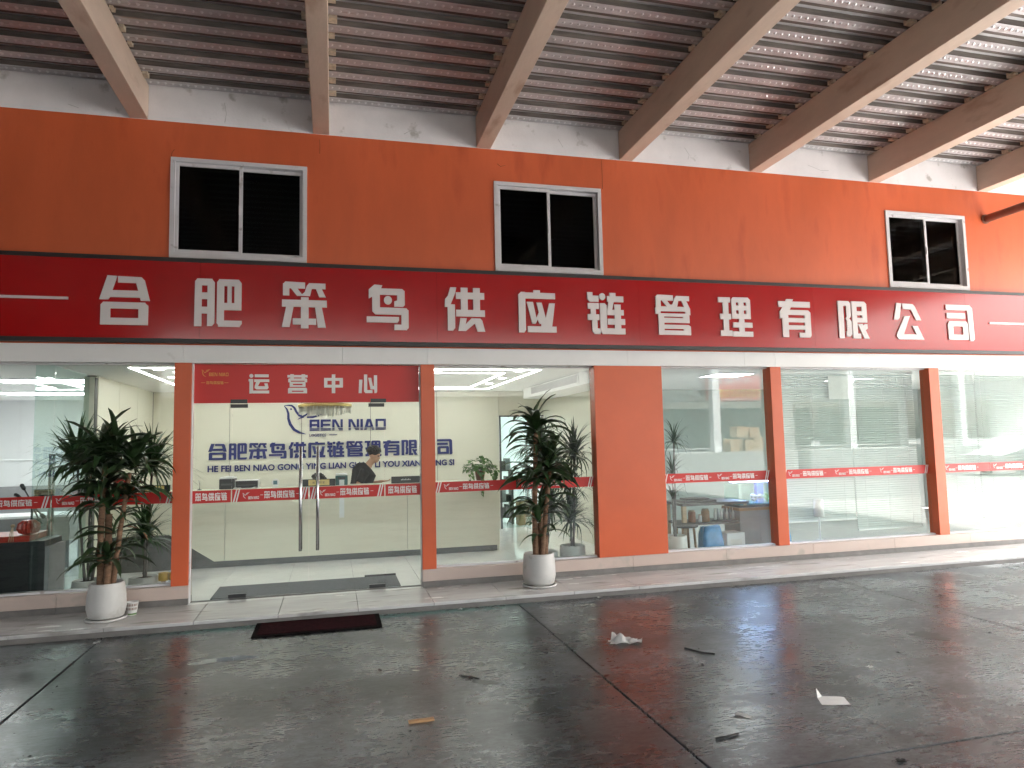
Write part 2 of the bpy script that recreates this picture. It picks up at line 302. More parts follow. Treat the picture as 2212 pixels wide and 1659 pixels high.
GL = {
'合': [P('15,0 34,1 25,30 21,44 17,49 0,49'), P('36,1 83,2 89,8 100,50 82,50 77,31 72,14 36,14'), R(21, 30, 80, 44), P('3,60 8,54 22,54 22,100 3,100'), P('78,54 90,54 97,60 97,100 78,100'), R(8, 54, 91, 67), R(3, 86, 97, 100)],
'肥': [P('1,6 6,0 15,0 15,100 0,100'), P('27,0 36,0 42,7 42,93 37,99 27,99'), R(5, 0, 37, 14), R(8, 29, 36, 43), R(8, 59, 36, 73), P('47,7 52,0 62,0 62,100 53,100 47,93'), R(51, 0, 93, 14), R(69, 0, 78, 60), P('84,0 93,0 99,7 99,65 84,65'), R(50, 50, 99, 65), P('50,87 100,87 100,93 95,100 50,100')],
'笨': bamboo() + [R(0, 39, 100, 54), R(42, 33, 59, 100), P('10,50 26,50 17,98 0,98'), P('73,50 88,50 98,98 80,98'), R(24, 79, 76, 92)],
'鸟': [P('5,11 18,0 37,1 33,10 14,26 5,31'), P('13,8 84,8 90,13 90,22 13,22'), R(13, 10, 31, 56), P('72,12 90,12 90,44 86,48 65,48 65,36 72,34'), CI(50, 34, 9.5), P('13,50 94,51 99,57 99,66 20,66 13,59'), P('82,55 99,55 99,95 94,100 82,100'), R(65, 88, 95, 100), P('0,71 76,71 76,79 72,84 0,84')],
'供': [P('14,0 29,0 26,13 15,38 9,45 0,45 1,27 8,19'), P('7,39 25,39 25,93 20,99 7,99'), R(28, 11, 99, 26), R(40, 0, 57, 55), R(71, 0, 88, 55), R(28, 51, 100, 66), P('38,70 54,70 51,84 66,70 88,70 93,75 100,100 81,100 74,82 52,99 33,99')],
'应': [P('1,11 8,5 19,5 19,94 15,100 1,100'), R(7, 6, 98, 20), R(41, 0, 58, 10), P('23,28 39,28 47,66 54,52 48,29 62,29 72,66 82,30 97,30 88,88 60,88 60,79 55,79 51,68 45,79 36,79'), R(24, 85, 100, 99)],
'链': [P('0,0 14,0 14,8 30,8 30,23 6,23 0,17'), R(1, 26, 30, 40), R(8, 36, 22, 58), R(0, 53, 31, 67), P('11,60 25,60 25,87 33,87 33,100 17,100 11,94'), CI(40, 10, 8.5), P('33,26 46,26 51,31 51,90 44,100 38,100 33,92'), R(40, 86, 100, 100), R(53, 8, 97, 22), R(60, 0, 76, 12), P('57,20 71,20 66,41 53,53 52,42'), R(52, 41, 97, 54), R(72, 28, 89, 92), R(53, 63, 100, 77)],
'管': bamboo() + [R(43, 24, 58, 34), P('0,33 5,29 94,29 99,33 99,49 85,49 85,41 15,41 15,48 0,48'), R(8, 46, 24, 99), P('20,46 90,46 96,50 96,69 20,69 20,57 78,57 78,54 20,54'), P('20,74 93,74 99,78 99,99 20,99 20,88 79,88 79,84 20,84')],
'理': [R(0, 1, 35, 14), R(13, 10, 29, 90), R(4, 43, 36, 57), R(4, 85, 38, 99), P('39,6 44,0 88,0 95,6 95,13 39,13'), R(39, 8, 52, 55), R(82, 8, 95, 55), R(59, 0, 75, 100), R(42, 21, 92, 33), R(42, 42, 95, 55), R(41, 64, 99, 77), R(40, 87, 100, 100)],
'有': [P('26,0 47,0 40,12 20,12'), R(0, 6, 99, 21), P('16,18 41,18 30,34 11,48 3,52 3,33'), R(10, 28, 29, 99), P('20,28 92,28 99,34 99,94 95,99 62,99 62,87 80,87 80,41 20,41'), R(20, 49, 90, 60), R(20, 68, 90, 79)],
'限': [R(1, 0, 18, 99), P('5,0 36,0 42,6 42,40 36,47 43,54 43,88 37,94 25,94 25,80 28,80 28,52 24,47 28,42 28,13 5,13'), R(46, 0, 62, 99), P('50,0 88,0 95,6 95,56 50,56 50,44 79,44 79,37 50,37 50,26 79,26 79,14 50,14'), R(46, 86, 72, 99), P('64,60 79,60 100,99 82,99'), P('95,60 95,72 83,80 77,68 88,60')],
'公': [P('12,0 28,1 20,40 14,46 0,46'), P('32,1 67,2 74,8 94,46 76,46 60,17 32,16'), P('37,36 55,35 29,88 26,99 13,99 6,91 8,82'), R(12, 85, 86, 99), P('62,62 80,62 100,99 82,99')],
'司': [P('0,0 86,0 95,8 95,15 0,15'), P('76,4 95,8 97,94 92,100 80,100'), R(2, 23, 68, 38), P('4,54 10,46 22,46 22,97 4,97'), P('57,46 69,46 75,52 75,97 57,97'), R(10, 46, 70, 60), R(4, 83, 75, 97)],
'运': [CI(13, 9, 10), R(29, 1, 97, 16), P('0,25 22,25 22,88 16,100 4,100 4,38 0,38'), R(27, 27, 100, 41), P('37,38 57,38 45,62 88,63 97,70 91,79 38,79 29,72 30,60'), P('76,48 92,48 97,72 82,72'), R(18, 85, 100, 100)],
'营': [R(0, 4, 100, 17), R(14, 0, 32, 30), R(70, 0, 88, 30), P('4,25 8,22 94,22 98,25 98,42 85,42 85,34 17,34 17,42 4,42'), R(11, 39, 90, 50), R(11, 39, 27, 66), R(75, 39, 90, 66), R(11, 57, 90, 66), P('3,76 8,71 93,71 98,76 98,100 3,100 3,92 80,92 80,86 22,86 22,92 3,92')],
'中': FR(2, 19, 98, 70, 17, 15) + [R(41, 0, 59, 100)],
'心': [P('3,28 20,28 16,100 0,100'), P('28,0 45,0 45,84 72,84 72,100 36,100 28,92'), P('50,18 66,18 74,62 80,62 80,4 97,4 97,92 93,100 82,100 82,80 62,80'),],
}
def lat(c, w=1.0):
    L = {'B': FR(0, 0, 92, 100, 22, 20) + [R(0, 40, 92, 58)], 'E': [R(0, 0, 22, 100), R(0, 0, 95, 20), R(0, 40, 88, 58), R(0, 80, 95, 100)],
         'N': [R(0, 0, 22, 100), R(78, 0, 100, 100), P('10,0 34,0 92,100 66,100')], 'I': [R(0, 0, 24, 100)],
         'A': [P('28,0 58,0 26,100 0,100'), P('42,0 66,0 100,100 76,100'), R(24, 62, 82, 80)], 'O': FR(0, 0, 100, 100, 22, 20)}
    return L[c]
def clip_band(poly, y0, y1):
    for ax, sgn in ((y0, 1), (y1, -1)):
        out = []
        for i in range(len(poly)):
            a, b = poly[i], poly[(i+1) % len(poly)]; da, db = (a[1]-ax)*sgn, (b[1]-ax)*sgn
            if da >= 0: out.append(a)
            if da*db < 0: t = da/(da-db); out.append((a[0]+(b[0]-a[0])*t, a[1]+(b[1]-a[1])*t))
        poly = out
        if len(poly) < 3: return []
    return poly
def ben_niao(x, z, w, h, striped=True):
    """polygons (x,z) for BEN NIAO, left/bottom at x,z"""
    seq = [('B', 0, 92), ('E', 104, 95), ('N', 212, 100), ('N', 366, 100), ('I', 480, 24), ('A', 514, 100), ('O', 626, 100)]
    out = []; sx, sz = w/726., h/100.
    for c, ox, _ in seq:
        for poly in lat(c):
            for b in (((0, 74), (79, 88), (92, 100)) if striped else ((0, 100),)):
                q = clip_band(poly, *b)
                if q: out.append([(x+(ox+px)*sx, z+h-py*sz) for px, py in q])
    return out
def ribbon(pts, w):
    """list of quads along pts (already in x,z) with width list w"""
    out = []; n = len(pts); L_, R_ = [], []
    for i in range(n):
        a, b = pts[max(i-1, 0)], pts[min(i+1, n-1)]; dx, dz = b[0]-a[0], b[1]-a[1]; l = math.hypot(dx, dz) or 1
        nx, nz = -dz/l, dx/l; h = w[i]/2
        L_.append((pts[i][0]+nx*h, pts[i][1]+nz*h)); R_.append((pts[i][0]-nx*h, pts[i][1]-nz*h))
    return [L_ + R_[::-1]]
def bird(x, z, w):
    """polygons of the bird emblem; x,z = lower left of its box, w = width (box about 240 x 190 units)"""
    s = w/240.; T = lambda l: [(x+(a-690)*s, z+(540-b)*s) for a, b in l]
    o = ribbon(T([(690, 350), (707, 372), (716, 400), (717, 435), (728, 470), (752, 505), (786, 525), (826, 536)]), [3*s, 11*s, 14*s, 16*s, 18*s, 18*s, 14*s, 2*s])
    o += ribbon(T([(690, 350), (715, 347), (738, 350), (754, 364), (766, 390), (784, 414), (806, 422), (826, 410), (843, 392)]), [3*s, 8*s, 12*s, 14*s, 14*s, 14*s, 14*s, 11*s, 2*s])
    o += ribbon(T([(774, 440), (792, 430), (812, 425)]), [2*s, 8*s, 9*s])
    o += ribbon(T([(832, 426), (870, 425), (905, 416), (932, 402)]), [10*s, 13*s, 10*s, 1*s])
    o.append([(x+(733-690)*s+6*s*math.cos(t*PI/5), z+(540-372)*s+6*s*math.sin(t*PI/5)) for t in range(10)])
    return o
def bird_small(x, z, w):
    s = w/100.; T = lambda l: [(x+a*s, z+(60-b)*s) for a, b in l]
    o = ribbon(T([(0, 6), (8, 14), (10, 28), (14, 44), (24, 56), (36, 60)]), [1*s, 4*s, 5*s, 6*s, 5*s, 2*s])
    o += ribbon(T([(0, 6), (12, 8), (18, 20), (26, 30), (36, 26)]), [1*s, 4*s, 4*s, 5*s, 3*s])
    for k in range(3): o += ribbon(T([(28+k*4, 26-k*8), (44+k*3, 20-k*7), (58+k*6, 10-k*5)]), [3*s, 4*s, 1*s])
    return o
def glyph(c, x, z, w, h): return [[(x+px*w/100, z+h-py*h/100) for px, py in poly] for poly in GL[c]]
def fill(polys, bm, y, depth=0.0):
    """union of polygons in the x,z plane, front at y (towards -y), optional thickness"""
    vs, fs = [], []
    for poly in polys:
        a = sum(poly[i][0]*poly[(i+1) % len(poly)][1]-poly[(i+1) % len(poly)][0]*poly[i][1] for i in range(len(poly)))
        if a < 0: poly = poly[::-1]
        fs.append(list(range(len(vs), len(vs)+len(poly)))); vs += [Vector(p) for p in poly]
    ov, oe, of, o1, o2, o3 = delaunay_2d_cdt(vs, [], fs, 1, 1e-6)
    of = [f for f, src in zip(of, o3) if src]
    fr = [bm.verts.new((v.x, y, v.y)) for v in ov]
    cnt = {}
    for f in of:
        try: bm.faces.new([fr[i] for i in f])
        except ValueError: continue
        for i in range(len(f)):
            e = (f[i], f[(i+1) % len(f)]); cnt[e] = 1
    if depth:
        bk = {}
        for (a, b) in list(cnt):
            if (b, a) in cnt: continue
            for q in (a, b):
                if q not in bk: bk[q] = bm.verts.new((ov[q].x, y+depth, ov[q].y))
            bm.faces.new((fr[b], fr[a], bk[a], bk[b]))
def letters(name, polys, y, depth, m, parent=None):
    b = new_bm(); fill(polys, b, y, depth); me = bpy.data.meshes.new(name)
    b.normal_update(); b.to_mesh(me); b.free(); return obj(name, me, m, parent)
def font_text(name, txt, x, z, w, h, y, m, parent=None, depth=.002, bold=0, flip=False):
    """text in the built-in font, scaled into the box x..x+w, z..z+h on a plane facing -y"""
    cu = bpy.data.curves.new(name, 'FONT'); cu.body = txt; cu.size = 1; cu.extrude = depth/2; cu.offset = bold; cu.resolution_u = 3
    o = bpy.data.objects.new(name, cu); COL.objects.link(o); dg = bpy.context.evaluated_depsgraph_get()
    me = bpy.data.meshes.new_from_object(o.evaluated_get(dg)); bpy.data.objects.remove(o)
    xs = [v.co.x for v in me.vertices]; ys = [v.co.y for v in me.vertices]
    x0, x1, y0, y1 = min(xs), max(xs), min(ys), max(ys)
    for v in me.vertices:
        a = (v.co.x-x0)/(x1-x0)*w; c = (v.co.y-y0)/(y1-y0)*h
        v.co = (x+w-a if flip else x+a, (y+v.co.z) if flip else y-v.co.z, z+c)
    me.materials.clear(); me.materials.append(MATS[m]); me.name = name
    o = bpy.data.objects.new(name, me); COL.objects.link(o); o.parent = parent; return o

# ================================================================== SETTING
G = -.07                                   # yard level; the tiled step and the office floor are z = 0
bx('ground', (-150, -160, G-.10, 160, 60, G-.045), 'yard_concrete'); struct(bpy.data.objects['ground'])
yard = sempty('yard_paving')
xs = [-9.21, -5.57, -1.93, 1.79, 5.43, 9.07]; ys = [-.76, -4.555, -8.4, -12.2]
for i in range(len(xs)-1):
    for j in range(len(ys)-1):
        b = new_bm(); box(b, xs[i]+.007, ys[j+1]+.007, G-.05, xs[i+1]-.007, ys[j]-.007, G, bev=.005); obj('concrete_slab', b, 'yard_concrete', yard)

# tiled step in front of the shopfront and tiled floor behind it
step = sempty('entrance_step')
TX = [-1.215+.7235*k for k in range(-8, 19)]
bx('step_base', (TX[0], -.735, G-.05, TX[-1], .19, -.012), 'grout', step)
for a, c in zip(TX[:-1], TX[1:]):
    b = new_bm(); box(b, a+.0025, -.75, -.03, c-.0025, -.003, 0, bev=.003); obj('floor_tile', b, 'step_tile', step)
bx('kerb_face', (TX[0], -.748, G-.03, TX[-1], -.7355, -.031), 'plinth_strip', step)
floor = sempty('office_floor')
bx('screed', (-7.2, .195, -.3, 12, 7.5, -.012), 'grout', floor)
FY = [.001, .70, 1.4235, 2.147, 2.87, 3.594, 4.317, 5.04, 5.764, 6.5]
tile_me = {}
for i, (a, c) in enumerate(zip(TX[:-1], TX[1:])):
    for j in range(len(FY)-1):
        key = j == 0
        if key not in tile_me:
            b = new_bm(); box(b, .0015, .0015, -.0115, .722, (FY[j+1]-FY[j])-.0015, 0); o = obj('floor_tile', b, 'floor_tile', floor); tile_me[key] = o.data
        else: o = inst(tile_me[key], floor, name='floor_tile')
        o.location = (a, FY[j], 0)

# ------------------------------------------------------------------ the office building
bld = thing('office_building', 'orange two-storey office building with red fascia sign and glazed shopfront', 'building')
WIN = [(-1.632, -.272), (1.812, 3.142), (7.272, 8.612)]; WZ0, WZ1 = 3.512, 4.576
b = new_bm()
cuts = [-7.2] + [v for w in WIN for v in w] + [12.0]
for i in range(0, len(cuts), 2): box(b, cuts[i], 0, 2.606, cuts[i+1], .22, 4.958)
for a, c in WIN: box(b, a, 0, 2.606, c, .22, WZ0); box(b, a, 0, WZ1, c, .22, 4.958)
obj('wall', b, 'orange_paint', bld)
bx('wall_top_band', (-7.2, .002, 4.9582, 12, .22, 5.75), 'white_plaster', bld)
b = new_bm()
FX = [-7.2, -4.4, -1.48, .10, 1.02, 3.42, 5.0, 5.44, 7.9, 9.0, 10.6, 12]
for a, c in zip(FX[:-1], FX[1:]): box(b, a+.001, -.006, 2.422, c-.001, .22, 2.604, bev=.002)
obj('fascia_band', b, 'white_panel', bld)
PIL = [(-1.56, -1.40), (.94, 1.092), (2.985, 3.857), (5.362, 5.517), (7.82, 7.982), (10.3, 10.45), (-4.75, -4.6)]
for a, c in PIL:
    ft = new_bm(); box(ft, a, -.002, .187, c, .16, 2.4215, bev=.004); obj('pillar', ft, 'orange_metal', bld)
# low wall of beige tile under the glazing, tile by tile, with a dark skirting
SEG = [(-7.2, -1.398), (.938, 12)]
for s0, s1 in SEG:
    n = max(1, round((s1-s0)/1.2)); w = (s1-s0)/n
    for k in range(n):
        b = new_bm(); box(b, s0+k*w+.0012, -.004, .0605, s0+(k+1)*w-.0012, .19, .186, bev=.003); obj('base_tile', b, 'base_tile', bld)
        b = new_bm(); box(b, s0+k*w+.001, -.012, .0005, s0+(k+1)*w-.001, .185, .060, bev=.002); obj('skirting_tile', b, 'plinth_strip', bld)
bx('sill_track', (-4.6, .07, .1863, -1.561, .15, .205), 'alu_white', bld); bx('sill_track', (1.093, .07, .1863, 2.984, .15, .205), 'alu_white', bld)
bx('sill_track', (3.858, .07, .1863, 5.361, .15, .205), 'alu_white', bld); bx('sill_track', (5.518, .07, .1863, 7.819, .15, .205), 'alu_white', bld); bx('sill_track', (7.983, .07, .1863, 10.3, .15, .205), 'alu_white', bld)
bx('head_track', (-4.6, .07, 2.404, -1.561, .15, 2.4215), 'alu_white', bld); bx('head_track', (1.093, .07, 2.404, 10.3, .15, 2.4215), 'alu_white', bld)

def tape(pane, x0, x1, z0, z1, y, phase=0, slashL=True, slashR=True):
    """red manifestation band stuck on the glass, with its white lettering"""
    bx('tape', (x0, y-.0012, z0, x1, y, z1), 'film_red', pane)
    h = z1-z0; polys = []; yl = y-.0024
    def slash(x): return [[(x, z0), (x+.014, z0), (x+.044, z1), (x+.030, z1)]]
    def put(name, polys): letters(name, polys, yl, 0, 'film_white', pane)
    a, c = x0+.02, x1-.02
    if slashL: put('stripe', slash(x0+.008)); put('stripe', slash(x0+.034)); a += .07
    if slashR: put('stripe', slash(x1-.052)); put('stripe', slash(x1-.078)); c -= .09
    n = max(1, int((c-a+.08)/.60)); u = (c-a)/n
    if u < .5:     # short pane: only the characters
        w = min(.34, c-a-.02); x = a+(c-a-w)/2
        for k, ch in enumerate('笨鸟供应链'): polys += glyph(ch, x+k*w/5, z0+.024, w/5*.88, h-.048)
        put('tape_text', polys)
    else:
        for i in range(n):
            x = a+i*u
            put('tape_emblem', bird_small(x+.01, z0+.035, .10)); put('tape_brand', ben_niao(x+.068, z0+.024, .105, .028, False))
            polys = []
            for k, ch in enumerate('笨鸟供应链'): polys += glyph(ch, x+.225+k*.062, z0+.026, .056, h-.052)
            put('tape_text', polys)
            put('tape_dash', [R(x+.185, z0+h/2-.002, x+.215, z0+h/2+.002)]); put('tape_dash', [R(x+.545, z0+h/2-.002, x+.575, z0+h/2+.002)])
def pane(name, x0, x1, z0, z1, tz=(1.0, 1.115), y=.104, sl=(True, True), m='shop_glass', parent=bld):
    b = new_bm(); box(b, x0, y, z0, x1, y+.010, z1); o = obj(name, b, m, parent)
    if tz: tape(o, x0+.004, x1-.004, tz[0], tz[1], y-.001, 0, *sl)
    return o
pane('glass_pane', -4.6, -2.668, .205, 2.404); pane('glass_pane', -2.662, -1.561, .205, 2.404, sl=(False, True))
pane('glass_pane', 1.093, 2.984, .205, 2.404); pane('glass_pane', 3.858, 5.361, .205, 2.404)
pane('glass_pane', 5.518, 7.819, .205, 2.404); pane('glass_pane', 7.983, 8.868, .205, 2.404, sl=(True, False)); pane('glass_pane', 8.874, 10.3, .205, 2.404, sl=(False, True))
# entrance: two sidelights, transom and a pair of frameless doors
pane('glass_pane', -1.398, -1.020, .004, 2.004, (.985, 1.112), sl=(False, False)); pane('glass_pane', .551, .938, .004, 2.004, (.985, 1.112), sl=(False, False))
bx('glass_pane', (-1.398, .104, 2.008, .938, .114, 2.4215), 'shop_glass', bld)
for x0, x1, s in ((-1.016, -.250, 1), (-.244, .547, -1)):
    d = pane('door', x0, x1, .012, 2.002, (.985, 1.112))
    hx = -.332 if s == 1 else -.158
    b = new_bm(); tube(b, [(hx, .045, .455), (hx, .045, 1.545)], .0165, 12); tube(b, [(hx, .175, .455), (hx, .175, 1.545)], .0165, 12)
    for z in (.62, 1.38): tube(b, [(hx, .045, z), (hx, .175, z)], .009, 8)
    obj('handle', b, 'steel', d)
    px = (x0, x0+.15) if s == 1 else (x1-.15, x1)
    for nm, z0, z1 in (('top_patch', 1.962, 2.0), ('bottom_patch', .014, .05)):
        bx(nm, (px[0]-.02, .090, z0, px[1], .128, z1), 'dark_metal', d)
bx('top_patch', (-1.036, .088, 2.009, -.87, .130, 2.05), 'dark_metal', bld); bx('top_patch', (.40, .088, 2.009, .567, .130, 2.05), 'dark_metal', bld)
# narrow printed strip stuck on the right-hand door
st = bx('sticker', (.066, .1145, .774, .118, .1155, 1.177), 'ceiling_white', bpy.data.objects['door.001'])
bx('threshold', (-1.398, .08, -.002, .938, .14, .004), 'alu_dark', bld)
# fine metal edge of the door opening
b = new_bm(); box(b, -1.3985, .02, .0, -1.392, .10, 2.42); box(b, .932, .02, 0, .9385, .10, 2.42); obj('door_jamb', b, 'alu_white', bld)

# first-floor sliding windows
for wi, (a, c) in enumerate(WIN):
    w = thing if False else None
    b = new_bm(); t = .045
    box(b, a, -.018, WZ0, c, .10, WZ0+t+.012, bev=.004); box(b, a, -.018, WZ1-t, c, .10, WZ1, bev=.004)
    box(b, a, -.017, WZ0+t+.012, a+t, .10, WZ1-t); box(b, c-t, -.017, WZ0+t+.012, c, .10, WZ1-t)
    fr = obj('window', b, 'alu_white', bld)
    mid = (a+c)/2
    for k, (p, q, y) in enumerate(((a+t, mid+.022, .012), (mid-.022, c-t, .052))):
        b = new_bm(); s = .034
        z0, z1 = WZ0+t+.013, WZ1-t-.001
        box(b, p+.001, y, z0, q-.001, y+.032, z0+s); box(b, p+.001, y, z1-s, q-.001, y+.032, z1); box(b, p+.001, y+.001, z0+s, p+s, y+.031, z1-s); box(b, q-s, y+.001, z0+s, q-.001, y+.031, z1-s)
        obj('sash', b, 'alu_white', fr)
        bx('pane', (p+s, y+.013, z0+s, q-s, y+.019, z1-s), 'window_glass', fr)
    bx('latch', (mid-.012, -.004, 4.0, mid+.006, .012, 4.10), 'alu_white', fr)
# dark rooms behind the upper windows
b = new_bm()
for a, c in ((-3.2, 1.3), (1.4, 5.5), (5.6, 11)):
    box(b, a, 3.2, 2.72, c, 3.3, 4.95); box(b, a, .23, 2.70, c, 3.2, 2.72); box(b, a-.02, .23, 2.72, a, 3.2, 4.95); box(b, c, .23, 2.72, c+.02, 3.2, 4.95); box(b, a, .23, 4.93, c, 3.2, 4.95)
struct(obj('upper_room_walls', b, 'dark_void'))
# roof slab keeps daylight out of the office
struct(bx('roof', (-7.2, .225, 5.0, 12, 8, 5.2), 'dark_void'))

# ------------------------------------------------------------------ interior shell
CZ = 2.46
struct(bx('office_ceiling', (-7.1, .23, CZ, 11.9, 7.4, CZ+.06), 'ceiling_white'))
struct(bx('wall_back_lobby', (-2.80, 4.575, 0, 2.90, 4.66, CZ-.001), 'seam'))
lob = bpy.data.objects['wall_back_lobby']
pan = [-2.795, -1.643, -.511, .626, 1.778, 2.902]
for a, c in zip(pan[:-1], pan[1:]): bx('wall_panel', (a+.004, 4.552, .002, c-.004, 4.5748, CZ-.002), 'cream_wall', lob)
w = struct(bx('wall_left_lobby', (-2.90, 1.80, 0, -2.818, 4.66, CZ-.001), 'seam'))
for a, c in ((1.86, 2.75), (2.75, 3.65), (3.65, 4.55)): bx('wall_panel', (-2.8178, a+.004, .002, -2.796, c-.004, CZ-.002), 'cream_wall', w)
# over-door wall at the back right, and the right-hand lobby wall
struct(bx('wall_over_door', (2.903, 4.56, 2.02, 3.90, 4.66, CZ-.001), 'cream_wall'))
struct(bx('wall_right_lobby', (3.74, .24, 0, 3.84, 4.559, CZ-.001), 'cream_wall'))
struct(bx('ceiling_bulkhead', (3.22, .60, 2.285, 3.739, 4.0, CZ-.001), 'ceiling_white'))
# left room, corridor and right room
struct(bx('wall_back_left', (-7.1, 6.4, 0, -2.9, 6.5, CZ), 'room_white')); struct(bx('wall_left_outer', (-7.1, .24, 0, -7.0, 6.4, CZ), 'room_white'))
struct(bx('wainscot_left', (-7.0, 6.37, 0, -2.9, 6.399, .95), 'room_grey'))
struct(bx('wall_corridor', (2.9, 7.0, 0, 5.2, 7.1, CZ), 'room_white')); struct(bx('wall_corridor_left', (2.83, 4.661, 0, 2.901, 7.0, CZ), 'room_white'))
struct(bx('wall_back_right', (3.841, 4.3, 0, 11.9, 4.4, CZ), 'room_pale')); struct(bx('wall_right_outer', (11.9, .24, 0, 12, 4.3, CZ), 'room_white'))
# glass partition on the left of the lobby with its post and pulls
gp = thing('glass_partition', 'frameless glass partition with steel pull handles behind left shop window', 'partition', (-2.85, 1, 0))
bx('glass_pane', (-.006, -.84, .01, .006, .69, CZ-.01), 'partition_glass', gp)
bx('post', (-.05, .692, .002, .06, .80, CZ-.02), 'cream_wall', gp); bx('post_edge', (.0602, .70, .002, .068, .79, CZ-.03), 'alu_dark', gp)
bx('floor_rail', (-.02, -.84, .001, .02, .69, .0098), 'alu_dark', gp)
for dy in (-.24, -.14):
    b = new_bm(); tube(b, [(-.06, dy, .35), (-.06, dy, 1.52)], .016, 10); tube(b, [(-.06, dy, .5), (-.006, dy, .5)], .008, 6); tube(b, [(-.06, dy, 1.38), (-.006, dy, 1.38)], .008, 6); obj('handle', b, 'steel', gp)

# ------------------------------------------------------------------ canopy
can = thing('canopy', 'steel canopy with beige beams and corrugated zinc deck over the yard', 'canopy', (0, 0, 0))
CY = -14.5; BX0 = [-16.35, -14.54, -12.73, -10.92, -9.11, -7.30, -5.49, -3.68] + [-2.027, -.212, 1.610, 3.399, 5.215, 7.047, 8.895, 10.72, 12.53, 14.1]  # right end lengthened out of view to dim the right side
BW = .172
for x in BX0:
    b = new_bm(); box(b, x, CY, 4.9605, x+BW, -.001, 5.322, bev=.006); obj('beam', b, 'beam_paint', can)
PIT = .27
def deck(x0, x1):
    b = new_bm(); y = -.02; prof = []          # (y, z) of the trough profile, two materials
    while y > CY:
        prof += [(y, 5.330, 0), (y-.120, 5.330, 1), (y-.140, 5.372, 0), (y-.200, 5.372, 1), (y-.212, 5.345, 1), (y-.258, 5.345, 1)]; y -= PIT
    prof.append((y, 5.330, 0))
    va = [b.verts.new((x0, p[0], p[1])) for p in prof]; vb = [b.verts.new((x1, p[0], p[1])) for p in prof]
    for i in range(len(prof)-1):
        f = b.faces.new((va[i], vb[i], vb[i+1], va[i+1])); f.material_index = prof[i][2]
    return b
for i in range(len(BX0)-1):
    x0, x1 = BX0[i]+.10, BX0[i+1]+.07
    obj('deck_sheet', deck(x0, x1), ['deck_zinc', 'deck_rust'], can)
    if BX0[i] < -4 or BX0[i] > 11: continue
    # embossed studs along the troughs, and the closures where the troughs meet the beams
    b = new_bm(); y = -.082
    while y > -4.6:
        x = BX0[i]+BW+.03
        while x < BX0[i+1]-.02:
            r = .0155; zb = 5.3295
            top = b.verts.new((x, y, zb-.017)); ring = [b.verts.new((x+r*math.cos(t*PI/3), y+1.25*r*math.sin(t*PI/3), zb)) for t in range(6)]
            for k in range(6): b.faces.new((top, ring[(k+1) % 6], ring[k])).smooth = True
            x += .072
        y -= PIT
    stuff(obj('deck_studs', b, 'stud', can))
    b = new_bm(); y = -.02-.21
    while y > -4.6:
        for xe, sg in ((BX0[i]+BW, 1), (BX0[i+1], -1)):
            if random.random() < .85:
                l = random.uniform(.03, .08)*sg
                box(b, min(xe+.002*sg, xe+l), y-.045+random.uniform(-.01, .01), 5.318+random.uniform(-.012, .008), max(xe+.002*sg, xe+l), y+.04, 5.388)
        y -= PIT
    stuff(obj('trough_closures', b, 'closure', can))
# slab on the deck stops skylight
bx('roof_slab', (BX0[0], CY-.05, 5.45, 14.3, -.002, 5.75), 'grey_render', can)
b = new_bm(); box(b, 14.273, CY, 4.80, 14.33, -.002, 5.449); obj('edge_trim', b, 'beam_paint', can)
b = new_bm(); box(b, BX0[0], CY-.06, 4.86, 14.27, CY-.001, 5.449); obj('edge_beam', b, 'beam_paint', can)

# round conduit sticking out of the wall near the right edge
b = new_bm(); tube(b, [(8.99, -.001, 4.555), (8.99, -4.2, 4.555)], .055, 16); tube(b, [(8.99, -.001, 4.555), (8.99, -.02, 4.555)], .068, 16)
tag(obj('pipe', b, 'pipe_paint'), 'brown round pipe sticking out of the orange wall right of the upper window', 'pipe')

# ================================================================== SIGNS
KY = -.075
def sx(x, y=KY): return x*(7.6506+y)/7.6506
def sz(z, y=KY): return 1.55+(z-1.55)*(7.6506+y)/7.6506
sign = thing('fascia_sign', 'long glossy red fascia sign with white company name in Chinese characters', 'sign', (0, 0, 0))
z0, z1 = sz(2.628), sz(3.512)
edges = [-6.2, -3.75, -1.32, 1.12, 3.56, 6.0, 8.44, 10.9]
for a, c in zip(edges[:-1], edges[1:]):
    b = new_bm(); box(b, a+.0008, KY, z0+.042, c-.0008, -.004, z1-.042); obj('sign_panel', b, 'sign_red', sign)
b = new_bm(); box(b, -6.2, KY-.006, z1-.0418, 10.9, -.003, z1, bev=.003); box(b, -6.2, KY-.006, z0, 10.9, -.003, z0+.0418, bev=.003); obj('frame', b, 'sign_black', sign)
NAME = '合肥笨鸟供应链管理有限公司'
cx = [-2.031, -1.153, -.294, .587, 1.448, 2.302, 3.162, 4.038, 4.902, 5.762, 6.653, 7.535, 8.406]
for ch, x in zip(NAME, cx):
    w = .455 if ch not in '理有限管公司链' else .47
    letters('character', glyph(ch, sx(x)-w/2, sz(2.800), w, .495), KY-.016, .015, 'sign_letter', sign)
bx('dash', (-5.2, KY-.014, sz(3.044), sx(-2.537), KY-.001, sz(3.070)), 'sign_letter', sign); bx('dash', (sx(8.912), KY-.014, sz(3.046), 10.5, KY-.001, sz(3.072)), 'sign_letter', sign)

